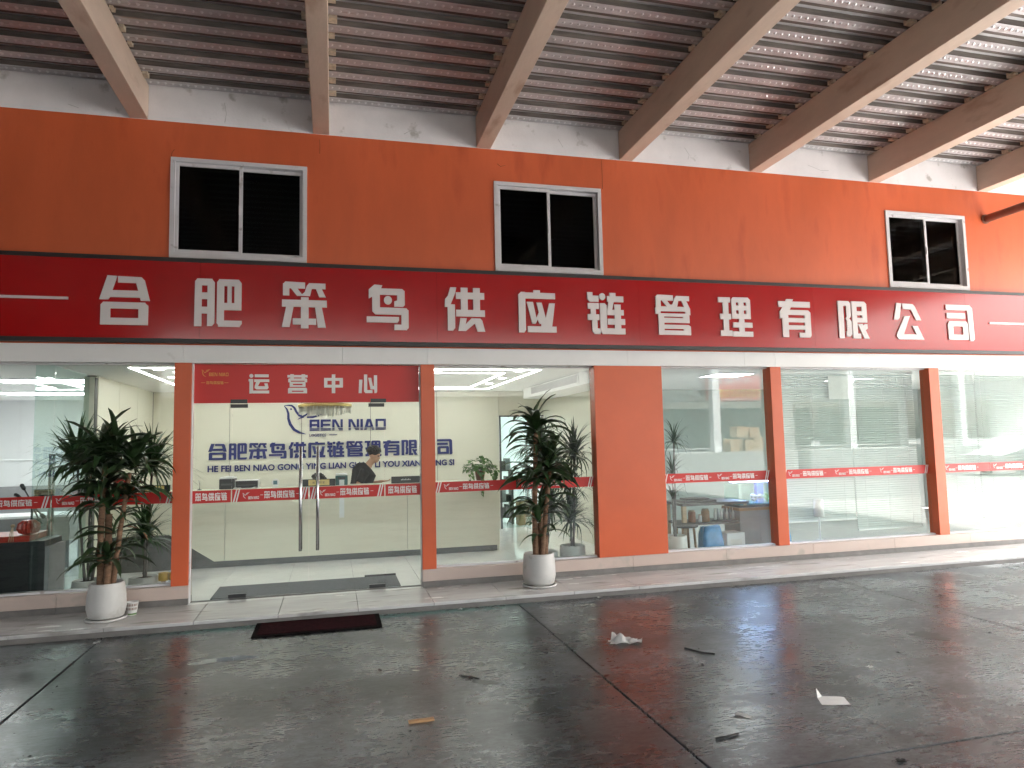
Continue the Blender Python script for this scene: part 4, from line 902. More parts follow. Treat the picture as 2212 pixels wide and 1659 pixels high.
tube(b, [(-.03, 0, .74), (-.02, 0, .84), (.0, 0, .96), (.035, 0, 1.09), (.06, 0, 1.15), (.09, 0, 1.18)], [(.165, .125), (.165, .122), (.165, .122), (.185, .118), (.145, .095), (.075, .07)], 18)
for y in (-1, 1): tube(b, [(.04, y*.13, 1.10), (.0 if y < 0 else .06, y*.175, 1.04), (-.045 if y < 0 else .09, y*.195, .95)], [.078, .068, .062], 12)
remesh('shirt', b, 'shirt_black', pr, .012, 4)
b = new_bm()
for sg in (1, -1): tube(b, [(-.105, sg*.075, .84), (-.10, sg*.085, .80), (-.07, sg*.09, .46), (-.08, sg*.09, .06)], [.10, .105, .078, .066], 12)
tube(b, [(-.07, 0, .70), (-.04, 0, .85)], [(.15, .115), (.155, .118)], 14)
remesh('trousers', b, 'trouser_grey', pr, .014, 3)
b = new_bm(); hair(b, Mx, .95, 130, 3); obj('hair', b, 'hair', pr, smooth=True); eyes(Mx, pr, .92)
# seated person, only the hair shows over the counter
ps = thing('person', 'dark-haired person seated behind the counter, bent down behind the gold nameplate', 'person', (-.25, 2.92, 0)); ps.scale = (1, 1, .97)
b = new_bm(); HC = (.05, .0, 1.035); Mx = head(b, HC, (.75, -.55, -.45), .92)
tube(b, [(-.02, .06, .84), (.0, .04, .92), (.03, .02, .98)], [.06, .05, .05], 12)
tube(b, [(-.04, .12, .46), (-.04, .10, .62), (-.03, .07, .80)], [(.15, .10), (.15, .10), (.17, .10)], 14)
for sg in (1, -1):
    tube(b, [(-.03+sg*.17, .06, .79), (.0+sg*.20, -.02, .62), (.02+sg*.18, -.10, .72)], [.045, .038, .034], 10); tube(b, [(.02+sg*.18, -.10, .72), (.03+sg*.12, -.20, .785)], [.034, .024], 10); hand(b, (.03+sg*.12, -.20, .785), (0, -1, -.02), (1, 0, 0), .9)
    tube(b, [(sg*.09, .12, .46), (sg*.10, -.20, .48), (sg*.10, -.30, .45)], [.08, .065, .06], 10); tube(b, [(sg*.10, -.30, .45), (sg*.10, -.26, .09)], [.055, .04], 10); tube(b, [(sg*.10, -.24, .045), (sg*.10, -.40, .03)], [.042, .03], 10)
remesh('body', b, 'skin', ps)
b = new_bm(); tube(b, [(-.04, .12, .43), (-.04, .10, .62), (-.03, .07, .79), (-.02, .06, .86)], [(.165, .12), (.165, .12), (.19, .115), (.08, .075)], 16)
for sg in (1, -1): tube(b, [(-.03+sg*.15, .06, .80), (.0+sg*.195, 0, .66)], [.07, .06], 10)
remesh('shirt', b, 'shirt_black', ps, .013, 4)
b = new_bm(); hair(b, Mx, .97, 110, 8, 1); obj('hair', b, 'hair', ps, smooth=True); eyes(Mx, ps, .92)
t = thing('office_chair', 'dark office chair under the seated person behind the counter', 'chair', (-.29, 3.04, 0))
b = new_bm(); box(b, -.22, -.22, .34, .22, .22, .395, bev=.02); obj('seat', b, 'black_plastic', t); b = new_bm(); box(b, -.20, .20, .45, .20, .25, .82, bev=.02); obj('backrest', b, 'black_plastic', t)
b = new_bm(); tube(b, [(0, 0, .06), (0, 0, .339)], .025, 10); obj('column', b, 'steel', t); b = new_bm()
for k in range(5): tube(b, [(0, 0, .07), (.26*math.cos(k*1.2566), .26*math.sin(k*1.2566), .03)], [.022, .018], 8)
obj('base', b, 'black_plastic', t)

# ================================================================== LOBBY RIGHT: doorway, shelf, carton
t = thing('inner_door', 'glass inner door with steel pull handle at the back right of the lobby', 'door', (3.4, 4.55, 0))
bx('frame', (-.497, -.03, .001, -.470, .005, 2.019), 'alu_dark', t); bx('frame', (-.4695, -.03, 1.995, .335, .005, 2.019), 'alu_dark', t)
bx('glass_pane', (-.47, .012, .01, -.05, .020, 1.99), 'partition_glass', t); bx('glass_pane', (-.045, -.35, .01, -.037, .01, 1.99), 'partition_glass', t)
b = new_bm(); tube(b, [(-.075, -.30, .50), (-.075, -.30, 1.65)], .014, 10); tube(b, [(-.075, -.30, .6), (-.04, -.30, .6)], .007, 6); tube(b, [(-.075, -.30, 1.55), (-.04, -.30, 1.55)], .007, 6); obj('handle', b, 'steel', t)
t = thing('storage_shelf', 'dark shelf full of black office things seen through the inner doorway', 'shelf', (3.12, 5.3, 0))
for x in (-.17, .17): bx('upright', (x-.012, -.15, .001, x+.012, .15, 1.02), 'alu_dark', t)
for k in range(4): bx('shelf_board', (-.157, -.15, .12+k*.29, .157, .15, .14+k*.29), 'alu_dark', t)
for k in range(4):
    for q in range(3): bx('folder', (-.15+q*.10, -.12, .1405+k*.29, -.062+q*.10, .10, .1405+k*.29+.12+.05*((q+k) % 3)), ('black_plastic', 'wood_dark', 'room_grey')[(q+k) % 3], t)
t = thing('carton', 'brown cardboard carton on the corridor floor by the dark shelf', 'carton', (3.45, 5.0, 0))
b = new_bm(); box(b, -.12, -.12, .0, .12, .12, .44, bev=.004); obj('box', b, 'carton', t); bx('tape_strip', (-.03, -.1215, .02, .03, -.1203, .43), 'tan_card', t)

# ================================================================== LEFT ROOM THINGS
t = thing('black_cabinet', 'low black cabinet with red-brown top against the far left window', 'cabinet', (-3.12, .50, 0))
b = new_bm(); box(b, -.45, -.16, .001, .33, .30, .66, bev=.008); obj('body', b, 'black_plastic', t); b = new_bm(); box(b, -.47, -.18, .661, .20, .31, .72, bev=.006); obj('top', b, 'red_gloss', t)
bx('side_panel', (.3305, -.15, .05, .37, .28, .60), 'room_grey', t)
t = thing('red_ornament', 'red ribbed round ornament with pale tassel on the black cabinet', 'ornament', (-2.98, .46, .72))
b = new_bm(); n = 14; prof = [(.03, .0), (.075, .015), (.095, .06), (.085, .11), (.05, .14), (.012, .145)]; rings = []
for r, z in prof: rings.append([b.verts.new((r*(1+.10*math.cos(k*PI))*math.cos(2*PI*k/(2*n)), r*(1+.10*math.cos(k*PI))*math.sin(2*PI*k/(2*n)), z)) for k in range(2*n)])
for i in range(len(rings)-1):
    for k in range(2*n): b.faces.new((rings[i][k], rings[i][(k+1) % (2*n)], rings[i+1][(k+1) % (2*n)], rings[i+1][k]))
b.faces.new(rings[0][::-1]); b.faces.new(rings[-1]); obj('body', b, 'red_gloss', t)
b = new_bm(); ball(b, (-.09, -.13, .10), .02, 2)
for k in range(3): tube(b, [(-.09, -.13, .10), (-.10+k*.012, -.16, .04), (-.11+k*.02, -.165, -.05)], .004, 5)
obj('tassel', b, 'wood_pale', t)
t = thing('microphone_stand', 'black jointed stand with knobbed arms at the left picture edge', 'stand', (-3.03, .66, 0))
b = new_bm(); lathe(b, [(.13, .0005), (.13, .015), (.02, .03), (.012, .05)], n=20); obj('base', b, 'black_plastic', t)
b = new_bm(); tube(b, [(0, 0, .03), (0, 0, 1.02)], .012, 8); obj('pole', b, 'black_plastic', t)
for (a, c, e) in (((0, 0, 1.02), (-.10, -.02, 1.22), .016), ((0, 0, 1.02), (.12, -.02, 1.10), .014), ((0, 0, 1.0), (.13, -.03, .86), .016), ((0, 0, 1.0), (.10, -.04, .80), .016), ((0, 0, 1.02), (-.16, -.02, 1.12), .014)):
    b = new_bm(); A, C_ = Vector(a), Vector(c); tube(b, [A, A.lerp(C_, .7)], .008, 6); tube(b, [A.lerp(C_, .66), A.lerp(C_, .74), A.lerp(C_, .95), C_], [.008, e*1.2, e*1.3, e*.6], 10); obj('arm', b, 'black_plastic', t)
b = new_bm(); box(b, -.02, .10, 1.03, .16, .11, 1.15); box(b, -.012, .099, 1.038, .152, .0985, 1.142); obj('screen', b, 'alu_dark', t)
t = thing('wall_shelf', 'thin white shelf on the left room wall', 'shelf', (-4.1, 2.6, 1.42)); bx('board', (-.5, 0, 0, .35, .25, .03), 'room_white', t); bx('bracket', (-.3, .02, -.1, -.28, .2, -.0005), 'alu_white', t)
t = thing('office_desk', 'white desk in the left room behind the glass partition', 'desk', (-4.0, 2.9, 0)); b = new_bm(); box(b, -.8, -.3, .70, .7, .3, .73, bev=.004); obj('desk_top', b, 'room_white', t); bx('front_panel', (-.78, -.26, .05, .68, -.24, .699), 'room_grey', t)
for x in (-.76, .66): bx('leg', (x-.02, .2, .001, x+.02, .24, .699), 'alu_white', t)
t = thing('paper_cup', 'white paper cup with printed pattern on the step beside the left pot', 'cup', (-1.835, -.27, 0))
b = new_bm(); lathe(b, [(.040, .0), (.040, .004), (.055, .118), (.057, .121), (.053, .121), (.051, .11), (.038, .02), (.005, .018)], n=26); obj('cup', b, 'paper', t)
b = new_bm(); lathe(b, [(.0404, .006), (.0438, .034)], n=26); bmesh.ops.delete(b, geom=[f for f in b.faces if len(f.verts) > 4], context='FACES'); obj('print_band', b, 'leaf_bright', t)
b = new_bm()
for k in range(9):
    a = -2.6+k*.26; 
    for dz in (.05, .085):
        r0, r1 = .0402+(dz)*.127+.0012, .0402+(dz+.022)*.127+.0012
        q = [b.verts.new((r*math.cos(c_), r*math.sin(c_), z)) for r, c_, z in ((r0, a, dz), (r0, a+.13, dz), (r1, a+.13, dz+.022), (r1, a, dz+.022))]; b.faces.new(q)
stuff(obj('print_marks', b, 'leaf_brown', t))
for i, (x, lab) in enumerate(((-1.70, 'yellow tape roll on the sill left of the orange entrance pillar'), (-1.60, 'second yellow tape roll touching the orange entrance pillar'))):
    t = thing('yellow_roll', lab, 'roll', (x, .36, .0), 'yellow rolls behind the left window'); b = new_bm(); lathe(b, [(.035, .19), (.05, .192), (.05, .27), (.035, .272), (.02, .271), (.02, .191)], n=20); obj('roll', b, 'yellow', t); bx('core_stand', (-.02, -.02, .001, .02, .02, .189), 'wood_pale', t)
t = thing('flat_tray', 'low pale tray with black pads on the floor behind the left window', 'tray', (-2.0, .95, 0)); b = new_bm(); box(b, -.35, -.22, .001, .38, .22, .03, bev=.004); obj('tray', b, 'wood_pale', t)
for x in (-.16, .16): bx('pad', (x-.13, -.16, .0305, x+.13, .16, .04), 'black_plastic', t)

# ================================================================== RIGHT ROOM THINGS
def table(t, w, d, h, m1, m2, th=.035):
    b = new_bm(); box(b, -w/2, -d/2, h-th, w/2, d/2, h, bev=.005); obj('table_top', b, m1, t)
    for x in (-1, 1):
        for y in (-1, 1): bx('leg', (x*(w/2-.04)-.025, y*(d/2-.05)-.025, .001, x*(w/2-.04)+.025, y*(d/2-.05)+.025, h-th-.0005), m2, t)
t = thing('tea_table', 'dark-topped wooden tea table with lower shelf behind the right room glass', 'table', (4.90, .92, 0))
table(t, .98, .55, .69, 'wood_dark', 'wood_pale'); bx('shelf_board', (-.46, -.24, .40, .46, .24, .425), 'wood_dark', t)
t = thing('tea_tray', 'thick slab tea tray lying on the dark tea table', 'tray', (4.72, .84, .69)); b = new_bm(); box(b, -.26, -.14, .0, .22, .14, .03, bev=.008); box(b, -.20, -.10, .0305, .14, .10, .055, bev=.012); obj('tray', b, 'wood_dark', t)
for i, (x, r, h, m, lab) in enumerate(((4.62, .05, .16, 'terracotta', 'pale brown jar on the lower shelf of the tea table, leftmost'), (4.82, .055, .17, 'wood', 'brown canister in the middle of the tea table shelf'), (4.74, .025, .10, 'white_plastic', 'small white bottle between the jars on the tea table shelf'))):
    t = thing('jar', lab, 'jar', (x, .80, .4252)); b = new_bm(); lathe(b, [(r*.9, 0), (r, .01), (r, h*.8), (r*.8, h*.9)], n=18); obj('body', b, m, t); b = new_bm(); lathe(b, [(r*.82, h*.902), (r*.82, h)], n=16); obj('lid', b, 'wood_pale', t)
t = thing('bottle_rack', 'row of small bottles in a rack on the tea table shelf', 'rack', (5.10, .80, .4252)); bx('rail', (-.16, -.06, .001, .16, .06, .02), 'alu_dark', t)
for k in range(7):
    b = new_bm(); lathe(b, [(.016, .0205), (.018, .10), (.008, .13), (.008, .17)], c=(-.135+k*.045, 0, 0), n=10); obj('bottle', b, ('white_plastic', 'room_grey')[k % 2], t)
t = thing('stool', 'dark wooden stool under the left side of the tea table', 'stool', (4.42, .62, 0)); b = new_bm(); lathe(b, [(.16, .40), (.165, .41), (.165, .435), (.15, .44)], n=22); obj('seat', b, 'wood_dark', t)
for k in range(4):
    b = new_bm(); a = PI/4+k*PI/2; tube(b, [(.11*math.cos(a), .11*math.sin(a), .399), (.14*math.cos(a), .14*math.sin(a), .002)], .016, 8); obj('leg', b, 'wood', t)
def bag(x, y, z, w, d, h, m, lab, seed):
    rnd = random.Random(seed); b = new_bm(); box(b, -w/2, -d/2, 0, w/2, d/2, h); bmesh.ops.subdivide_edges(b, edges=b.edges[:], cuts=3, use_grid_fill=True)
    for v in b.verts:
        f = v.co.z/h; v.co.x *= 1-.25*f*f; v.co.y *= 1-.55*f*f
        if v.co.z > .001: v.co += Vector((rnd.uniform(-1, 1), rnd.uniform(-1, 1), rnd.uniform(-.6, .6)))*.014
    tag(obj('plastic_bag', b, m, None, (x, y, z), True), lab, 'bag')
bag(4.66, .40, .001, .30, .18, .42, 'bag_blue', 'crumpled blue plastic bag under the tea table', 4); bag(5.62, .30, .001, .20, .12, .34, 'bag_blue', 'small blue bag below the blinds by the fourth orange pillar', 9)
t = thing('storage_crate', 'pale crate with papers on the floor under the tea table', 'crate', (5.08, .62, 0)); b = new_bm(); box(b, -.13, -.12, .001, .13, .12, .30, bev=.004); obj('box', b, 'room_white', t); bx('label_card', (-.08, -.1225, .08, .08, -.1207, .22), 'paper', t)
aq = thing('aquarium_cabinet', 'dark grey cabinet carrying the lit aquarium', 'cabinet', (5.55, .85, 0))
b = new_bm(); box(b, -.30, -.19, .001, .30, .20, .56, bev=.006); obj('body', b, 'room_grey', aq); b = new_bm(); box(b, -.32, -.21, .561, .32, .22, .60, bev=.004); obj('top', b, 'wood', aq); bx('door', (-.28, -.1935, .04, -.004, -.1905, .54), 'room_grey', aq); bx('door', (.004, -.1935, .04, .28, -.1905, .54), 'room_grey', aq)
t = thing('aquarium', 'small glass aquarium lit by a blue lamp bar', 'aquarium', (5.55, .85, .60))
for d in ((-.29, -.185, .03, .29, -.181, .31), (-.29, .181, .03, .29, .185, .31), (-.29, -.1808, .03, -.286, .1808, .31), (.286, -.1808, .03, .29, .1808, .31)): bx('glass_pane', d, 'partition_glass', t)
bx('base', (-.295, -.19, .0, .295, .19, .0298), 'alu_dark', t); b = new_bm(); box(b, -.30, -.06, .335, .32, .06, .35, bev=.003); obj('lamp_bar', b, 'alu_white', t); bx('lamp_diffuser', (-.28, -.05, .329, .30, .05, .3345), 'aqua_light', t)
for x in (-.27, .27): bx('lamp_foot', (x-.006, -.02, .311, x+.006, .02, .3285), 'alu_dark', t)
b = new_bm(); rnd = random.Random(3); box(b, -.28, -.175, .031, .28, .175, .05); obj('gravel', b, 'water', t)
b = new_bm()
for k in range(5): ball(b, (.10+rnd.uniform(-.06, .06), rnd.uniform(-.05, .08), .08+rnd.uniform(-.02, .06)), (rnd.uniform(.03, .05), .035, rnd.uniform(.02, .04)), 2)
obj('rock', b, 'stone', t); bx('filter_box', (.17, .10, .051, .27, .17, .30), 'navy', t)
b = new_bm(); rnd = random.Random(8)
for k in range(26):
    a = rnd.uniform(0, 2*PI); e = rnd.uniform(.05, .12); p = Vector((.19, -.10, .05)); q = p+Vector((math.cos(a)*e*.7, math.sin(a)*e*.5, e)); s = Vector((-math.sin(a), math.cos(a), 0))*.006; r_ = q+Vector((math.cos(a)*.03, math.sin(a)*.02, -.02))
    V = [b.verts.new(v) for v in (p-s*.5, p+s*.5, q+s, q-s)]; b.faces.new(V); w_ = b.verts.new(r_); b.faces.new((V[3], V[2], w_))
stuff(obj('water_plant', b, 'leaf_bright', t))
# venetian blinds
def blind(x0, x1, zb, zt, lab, tilt=48, y=.27):
    t = thing('venetian_blind', lab, 'blind', ((x0+x1)/2, y, 0), 'white venetian blinds in the right windows'); w = (x1-x0)/2
    bx('head_rail', (-w, -.02, zt-.035, w, .02, zt), 'white_plastic', t); bx('bottom_rail', (-w, -.014, zb, w, .014, zb+.018), 'white_plastic', t)
    b = new_bm(); z = zb+.032; a = math.radians(tilt); dy, dz = .0155*math.cos(a), .0155*math.sin(a)
    while z < zt-.045:
        V = [b.verts.new(p) for p in ((-w, -dy, z-dz), (w, -dy, z-dz), (w, dy, z+dz), (-w, dy, z+dz))]; b.faces.new(V); z += .030
    stuff(obj('slats', b, 'blind_slat', t))
    b = new_bm()
    for x in (-w*.72, 0, w*.72): tube(b, [(x, -.015, zb+.015), (x, -.015, zt-.03)], .002, 4)
    obj('cords', b, 'alu_white', t)
    b = new_bm(); tube(b, [(-w+.06, -.03, zt-.04), (-w+.06, -.03, zt-.95)], .004, 6); obj('wand', b, 'white_plastic', t)
blind(5.55, 6.75, .42, 2.40, 'venetian blind right of the fourth pillar, raised a little above the sill'); blind(6.77, 7.80, .27, 2.40, 'venetian blind left of the fifth pillar, hanging lower than its neighbour')
blind(8.0, 8.86, .30, 2.39, 'venetian blind just right of the fifth pillar'); blind(8.88, 10.25, .26, 2.39, 'venetian blind at the right picture edge')
t = thing('desk_lamp', 'white table lamp standing in front of the blinds', 'lamp', (6.12, .20, .19)); 
b = new_bm(); lathe(b, [(.045, .0), (.045, .01), (.012, .018), (.010, .30)], n=18); obj('stand', b, 'white_plastic', t); b = new_bm(); lathe(b, [(.062, .30), (.058, .52), (.05, .525), (.01, .526)], n=20); obj('lamp_shade', b, 'white_plastic', t)
tag(bx('reflection_sheet', (6.40, .228, 2.02, 6.78, .2295, 2.33), 'paper'), 'white sheet standing in for a bright reflection between the fourth and fifth pillars', 'paper')  # white sheet stands in for a bright opening mirrored in the glass

# ================================================================== FLOOR MATS AND LITTER
t = thing('door_mat', 'dark maroon door mat with black border on the concrete before the step', 'mat', (-.125, -1.0, G)); t.rotation_euler = (0, 0, .0)
b = new_bm(); box(b, -.55, -.25, .0005, .55, .235, .014, bev=.005); obj('border', b, 'mat_black', t); b = new_bm(); box(b, -.505, -.21, .0143, .505, .195, .021, bev=.004); obj('pile', b, 'mat_maroon', t)
t = thing('floor_mat', 'grey floor mat on the tiles inside the entrance', 'mat', (-.24, .44, 0))
b = new_bm(); box(b, -.98, -.28, .0005, .96, .36, .008, bev=.003); obj('pile', b, 'mat_grey', t); bx('rubber_edge', (.60, .361, .0005, .96, .40, .02), 'mat_black', t)
def tissue():
    b = new_bm(); n = 12; V = []; rnd = random.Random(11)
    for j in range(n+1):
        row = []
        for i in range(n+1):
            u, v = i/n-.5, j/n-.5
            x, y = u*.26+v*.03, v*.15; z = .004+.055*math.exp(-((u+.15)**2/.02+(v-.05)**2/.05))+.022*abs(math.sin(7*u+3*v))*abs(math.cos(5*v-2*u))+rnd.uniform(0, .008)
            if i < 3 and j > 7: z += .035*(3-i)/3*(j-7)/5; x += .01
            row.append(b.verts.new((x, y, z)))
        V.append(row)
    for j in range(n):
        for i in range(n):
            if (i, j) in ((0, 0), (n-1, n-1), (n-1, n-2), (0, 1), (n-2, n-1)): continue
            b.faces.new((V[j][i], V[j][i+1], V[j+1][i+1], V[j+1][i]))
    bmesh.ops.solidify(b, geom=b.faces[:], thickness=.0008); zm = min(v.co.z for v in b.verts)
    for v in b.verts: v.co.z -= zm
    return b
o = obj('tissue', tissue(), 'paper'); o.location = (2.27, -2.34, G); o.rotation_euler = (0, 0, -.35); tag(o, 'crumpled white tissue lying on the concrete right of the long joint', 'tissue')
b = new_bm(); V = [b.verts.new(p) for p in ((-.09, -.06, .001), (.075, -.075, .003), (.095, .05, .006), (-.03, .075, .004), (-.07, .045, .002), (-.055, .095, .045))]
b.faces.new((V[0], V[1], V[2], V[3], V[4])); b.faces.new((V[4], V[3], V[5])); bmesh.ops.subdivide_edges(b, edges=b.edges[:], cuts=2, use_grid_fill=True)
rnd = random.Random(2)
for v in b.verts: v.co.z += rnd.uniform(0, .004)
bmesh.ops.solidify(b, geom=b.faces[:], thickness=.0006); zm = min(v.co.z for v in b.verts)
for v in b.verts: v.co.z -= zm
o = obj('paper_sheet', b, 'paper'); o.location = (2.95, -3.89, G); o.rotation_euler = (0, 0, -.25); tag(o, 'flat white paper sheet with one lifted corner at the lower right', 'paper')
crumple('paper_scrap', 2.31, -3.93, G, .10, .05, .012, 5, 'paper', 'small torn white scrap between the tissue and the flat sheet', 'paper', 5, -.8)
crumple('paper_scrap', -1.60, -1.56, G, .035, .10, .012, 4, 'paper', 'thin white paper scrap on the concrete at lower left', 'paper', 6, .6)
crumple('paper_scrap', -1.93, -.95, G, .05, .04, .015, 4, 'paper', 'little white scrap under the left corn plant', 'paper', 7, .2)
crumple('paper_scrap', 1.20, -.83, G, .05, .035, .02, 4, 'paper', 'tiny white crumb of paper close to the step right of the door mat', 'paper', 8, .2)
crumple('paper_scrap', 2.66, -.80, G, .06, .04, .015, 4, 'paper', 'small pale scrap against the step below the wide orange pillar', 'paper', 9, .3)
crumple('paper_scrap', 3.62, -3.44, G, .05, .03, .01, 4, 'paper', 'tiny white scrap right of the flat paper sheet', 'paper', 10, .3)
b = new_bm(); box(b, -.075, -.018, .0, .075, .018, .012, bev=.003); o = obj('card_strip', b, 'tan_card'); o.location = (.50, -3.44, G); o.rotation_euler = (0, 0, .02); tag(o, 'tan strip of cardboard on the concrete at bottom centre', 'card')
def stick(pts, r, lab):
    b = new_bm(); tube(b, [(x, y, G+r*1.2) for x, y in pts], r, 6); tag(obj('twig', b, 'twig'), lab, 'twig')
stick([(1.99, -4.17), (2.06, -4.165), (2.14, -4.15)], .006, 'black stick beside the long joint at bottom right'); stick([(.86, -2.74), (.93, -2.80), (.97, -2.84)], .005, 'short black stick above the dark blot in the middle of the floor')
stick([(2.62, -2.66), (2.69, -2.80), (2.76, -2.86)], .006, 'thin dark stick right of the tissue')
crumple('rag', 2.72, -4.66, G, .05, .04, .02, 4, 'twig', 'little dark lump of rag beside the cross joint at bottom right', 'rag', 12)
# small bits of grit over the slab
b = new_bm(); rnd = random.Random(77)
for i in range(420):
    x = rnd.uniform(-2.5, 6.5); y = rnd.uniform(-5.0, -.85); s = rnd.uniform(.002, .0065)*(1.8 if rnd.random() < .06 else 1)
    c = Vector((x, y, G+s*.35)); a = rnd.uniform(0, 6.28); l = s*rnd.uniform(1, 3.2)
    d = Vector((math.cos(a), math.sin(a), 0)); e = Vector((-math.sin(a), math.cos(a), 0))
    q = [b.verts.new(v) for v in (c-d*l-Vector((0, 0, s*.35)), c+e*s-Vector((0, 0, s*.3)), c+d*l-Vector((0, 0, s*.35)), c-e*s-Vector((0, 0, s*.3)), c+Vector((0, 0, s*.5)))]
    for k in range(4): b.faces.new((q[k], q[(k+1) % 4], q[4]))
stuff(tag(obj('floor_grit', b, 'twig'), 'scattered dark grit and crumbs over the concrete', 'grit'))

def patch(name, x, y, w, d, m, lab, cat, seed, rot=0):
    """thin irregular sheet lying on the slab"""
    rnd = random.Random(seed); b = new_bm(); n = 40; ph = [rnd.uniform(0, 6.28) for _ in range(6)]
    R_ = [1+.22*math.sin(2*a+ph[0])+.16*math.sin(3*a+ph[1])+.12*math.sin(5*a+ph[2])+.09*math.sin(9*a+ph[3])+rnd.uniform(-.05, .05) for a in [2*PI*k/n for k in range(n)]]
    top = [b.verts.new((w*R_[k]*math.cos(2*PI*k/n), d*R_[k]*math.sin(2*PI*k/n), .0016)) for k in range(n)]; bot = [b.verts.new((v.co.x*1.03, v.co.y*1.03, .0002)) for v in top]
    b.faces.new(top)
    for k in range(n): b.faces.new((bot[k], bot[(k+1) % n], top[(k+1) % n], top[k]))
    o = obj(name, b, m); o.location = (x, y, G); o.rotation_euler = (0, 0, rot); return tag(o, lab, cat)
patch('puddle', -.79, -1.79, .20, .075, 'puddle_water', 'small dark puddle on the concrete below the door mat', 'puddle', 3, .05)
patch('oil_stain', 4.62, -2.96, .13, .10, 'oil_stain', 'dark flaked patch on the concrete toward the right edge', 'stain', 5, -.5)
patch('oil_stain', .99, -2.90, .08, .05, 'oil_stain', 'small dark blot near the middle of the concrete floor', 'stain', 8, -.7)
# hairline cracks and joints in the painted wall
for pts in ([(3.17, 4.58), (3.172, 4.76), (3.168, 4.957)], [(-1.63, 4.58), (-1.622, 4.63), (-1.60, 4.66)], [(-.14, 4.74), (-.138, 4.83), (-.142, 4.90)], [(1.86, 4.79), (1.90, 4.76), (1.96, 4.78)]):
    b = new_bm(); tube(b, [(x, -.0005, z) for x, z in pts], .0028, 4); obj('crack', b, 'crack', bld)
for pts in ([(-1.12, 5.22), (-1.10, 5.10), (-1.115, 5.0)], [(.78, 5.05), (.86, 5.10), (.93, 5.09)], [(2.62, 5.16), (2.68, 5.06)], [(4.3, 5.2), (4.36, 5.11), (4.34, 5.05)], [(6.1, 5.12), (6.3, 5.06), (6.42, 5.07)], [(-2.6, 5.05), (-2.5, 5.02)]):
    b = new_bm(); tube(b, [(x, .0018, z) for x, z in pts], .0018, 4); obj('crack', b, 'hairline', bld)

# ================================================================== ACROSS THE YARD (seen mirrored in the glass, and unseen pieces added to shape the light)
struct(bx('bounce_yard', (9.08, -7.0, G-.05, 120, 40, G-.001), 'bounce_concrete')); struct(bx('dimming_road', (9.08, -120, G-.05, 120, -7.01, G-.004), 'asphalt'))  # yard made pale to bounce light; dark strip added to dim glass reflections
wh = thing('opposite_warehouse', 'grey warehouse with loading bays and corrugated upper wall across the yard', 'building', (0, -17.9, 0))
b = new_bm(); Z1 = 4.9
box(b, 12.4, -.4, 3.0, 33, 0, Z1)
for a, c in ((12.4, 12.9), (18.6, 19.1), (24.5, 25), (30, 33)): box(b, a, -.4, G, c, 0, 2.999)
obj('wall', b, 'grey_render', wh)
for a, c in ((12.95, 18.55), (19.15, 24.45), (25.05, 29.95)):
    bx('loading_bay', (a, -6, 1.0, c, -5.9, 3.0), 'green_grey', wh); bx('dock', (a, -6, G, c, .9, .95), 'grey_render', wh)
for x in (14.9, 21.4, 27.3): bx('column', (x, .3, .951, x+.32, .62, 4.85), 'room_white', wh)
for k in range(60): 
    if k == 0: o = bx('rib', (19.2, .001, 3.3, 19.29, .03, Z1-.05), 'corrugated', wh)
    else: c = inst(o, wh); c.location = (k*.17, 0, 0)
bx('roof', (12.3, -7, Z1, 33.2, .5, Z1+.3), 'grey_render', wh)
bs = thing('banner_sign', 'red banner with white shop name over a loading bay, mirrored in the right glass', 'sign', (0, -17.86, 0))
bx('panel', (14.95, -.03, 3.06, 17.70, .03, 4.08), 'banner_red', bs)
font_text('shop_name', '齐鑫物流', 15.35, 3.74, 1.75, .27, .034, 'room_white', bs, .004, .02, True)
for r in range(2):
    for q in range(10): bx('route_name', (15.05+q*.255, .0305, 3.40-r*.20, 15.23+q*.255, .034, 3.53-r*.20), 'banner_yellow', bs)
bx('footer', (15.05, .0305, 3.09, 17.6, .034, 3.13), 'room_white', bs)
for i, (x, y, s) in enumerate(((15.8, -17.4, .55), (16.4, -17.3, .5), (16.95, -17.45, .6), (16.1, -17.4, .5), (16.7, -17.4, .45))):
    zz = .951 if i < 3 else 1.5
    t = thing('parcel', ('left carton', 'middle carton', 'right carton', 'upper left carton', 'upper right carton')[i]+' of the parcel pile mirrored in the right glass', 'carton', (x, y, zz)); b = new_bm(); box(b, -s/2, -s/2, 0, s/2, s/2, s*.9, bev=.01); obj('box', b, 'carton', t); bx('tape_strip', (-.05, s/2+.0005, .02, .05, s/2+.003, s*.85), 'tan_card', t)
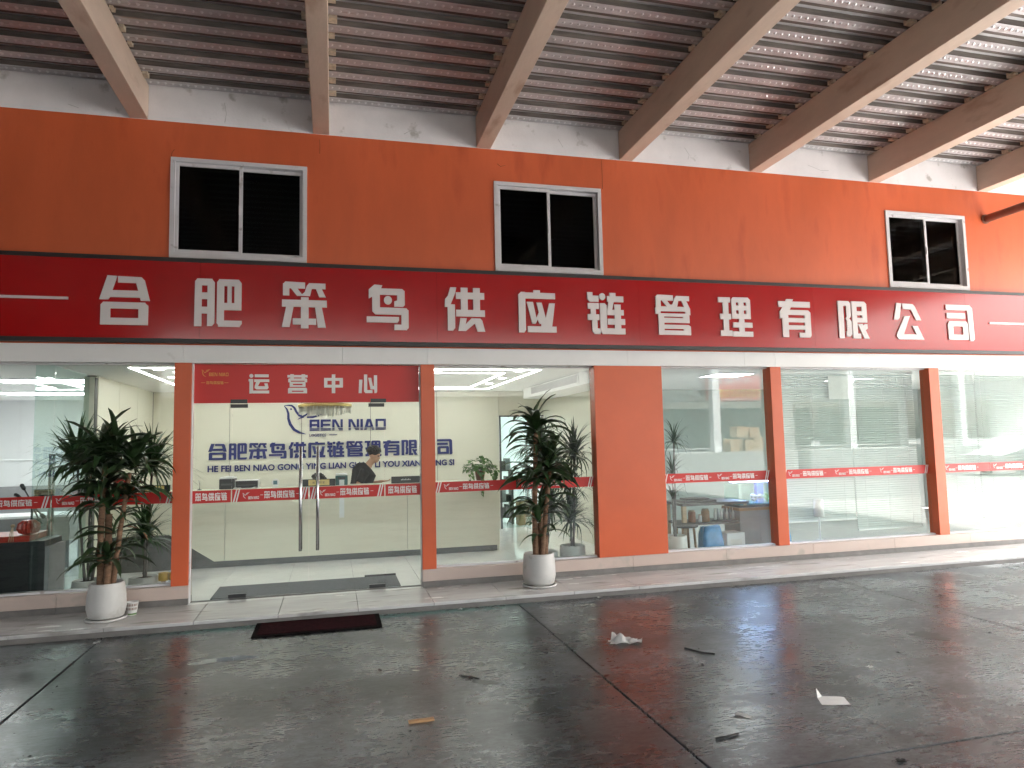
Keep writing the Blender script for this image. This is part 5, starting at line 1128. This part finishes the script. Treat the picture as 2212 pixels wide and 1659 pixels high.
# white saloon car parked in the yard
car = thing('parked_car', 'white saloon car parked in the yard, mirrored in the right glass', 'car', (25.5, -12.5, G)); car.rotation_euler = (0, 0, .1)
b = new_bm(); prof = [(-2.2, .35), (-2.25, .75), (-1.6, .92), (-.95, 1.38), (.35, 1.42), (1.15, .98), (2.05, .85), (2.2, .5), (2.15, .30)]
fill([prof[::-1]], b, -.86, 1.72); obj('body', b, 'car_paint', car)
for y in (-.872, .862): prism('side_window', [(-1.35, .95), (-.88, 1.32), (.30, 1.35), (.92, .97)], y, y+.01, 'car_glass', car)
for x in (-1.4, 1.35):
    for y in (-.9, .72):
        b = new_bm(); tube(b, [(x, y, .31), (x, y+.18, .31)], .31, 20); w_ = obj('wheel', b, 'tyre', car); b = new_bm(); tube(b, [(x, y-.004 if y < 0 else y+.172, .31), (x, y+.01 if y < 0 else y+.185, .31)], .19, 16); obj('rim', b, 'steel', w_)
# unseen walls added behind and left of the camera to block light and reflections
nb = thing('lane_blocker', 'unseen dark walls added behind the viewer to block light and reflections', 'building', (0, 0, 0))
bx('wall', (-17, -14.9, G, -5, -14.6, 5.4), 'blocker_dark', nb); bx('low_blocker', (-12, -18.6, G, 10.6, -18.3, 3.3), 'blocker_dark', nb); struct(bx('bounce_apron', (-12, -18.29, G-.05, 9.07, -14.7, G-.002), 'bounce_concrete')); bx('end_blocker', (-16.9, -14.59, G, -16.6, -.01, 5.4), 'blocker_dark', nb)  # pale apron added unseen to bounce sunlight in from the front
for x in (-15.5, -12, -8.5): bx('shutter', (x, -14.5985, G, x+3.4, -14.58, 3.6), 'room_grey', nb)
# grey block added out of view to hide low sky from the right end
gb = thing('sky_blocker', 'plain grey unseen block added to cut skylight at the right end of the canopy', 'building', (36, 0, 0))
bx('wall', (0, -9, G, 6, 12, 7.5), 'grey_render', gb)
for zz in (1.2, 4.4):
    for yy in (-7.5, -4.5, -1.5, 1.5, 4.5, 7.5):
        f_ = bx('window', (-.06, yy, zz, -.001, yy+1.5, zz+1.4), 'alu_white', gb); bx('pane', (-.07, yy+.08, zz+.08, -.0605, yy+1.42, zz+1.32), 'car_glass', f_)
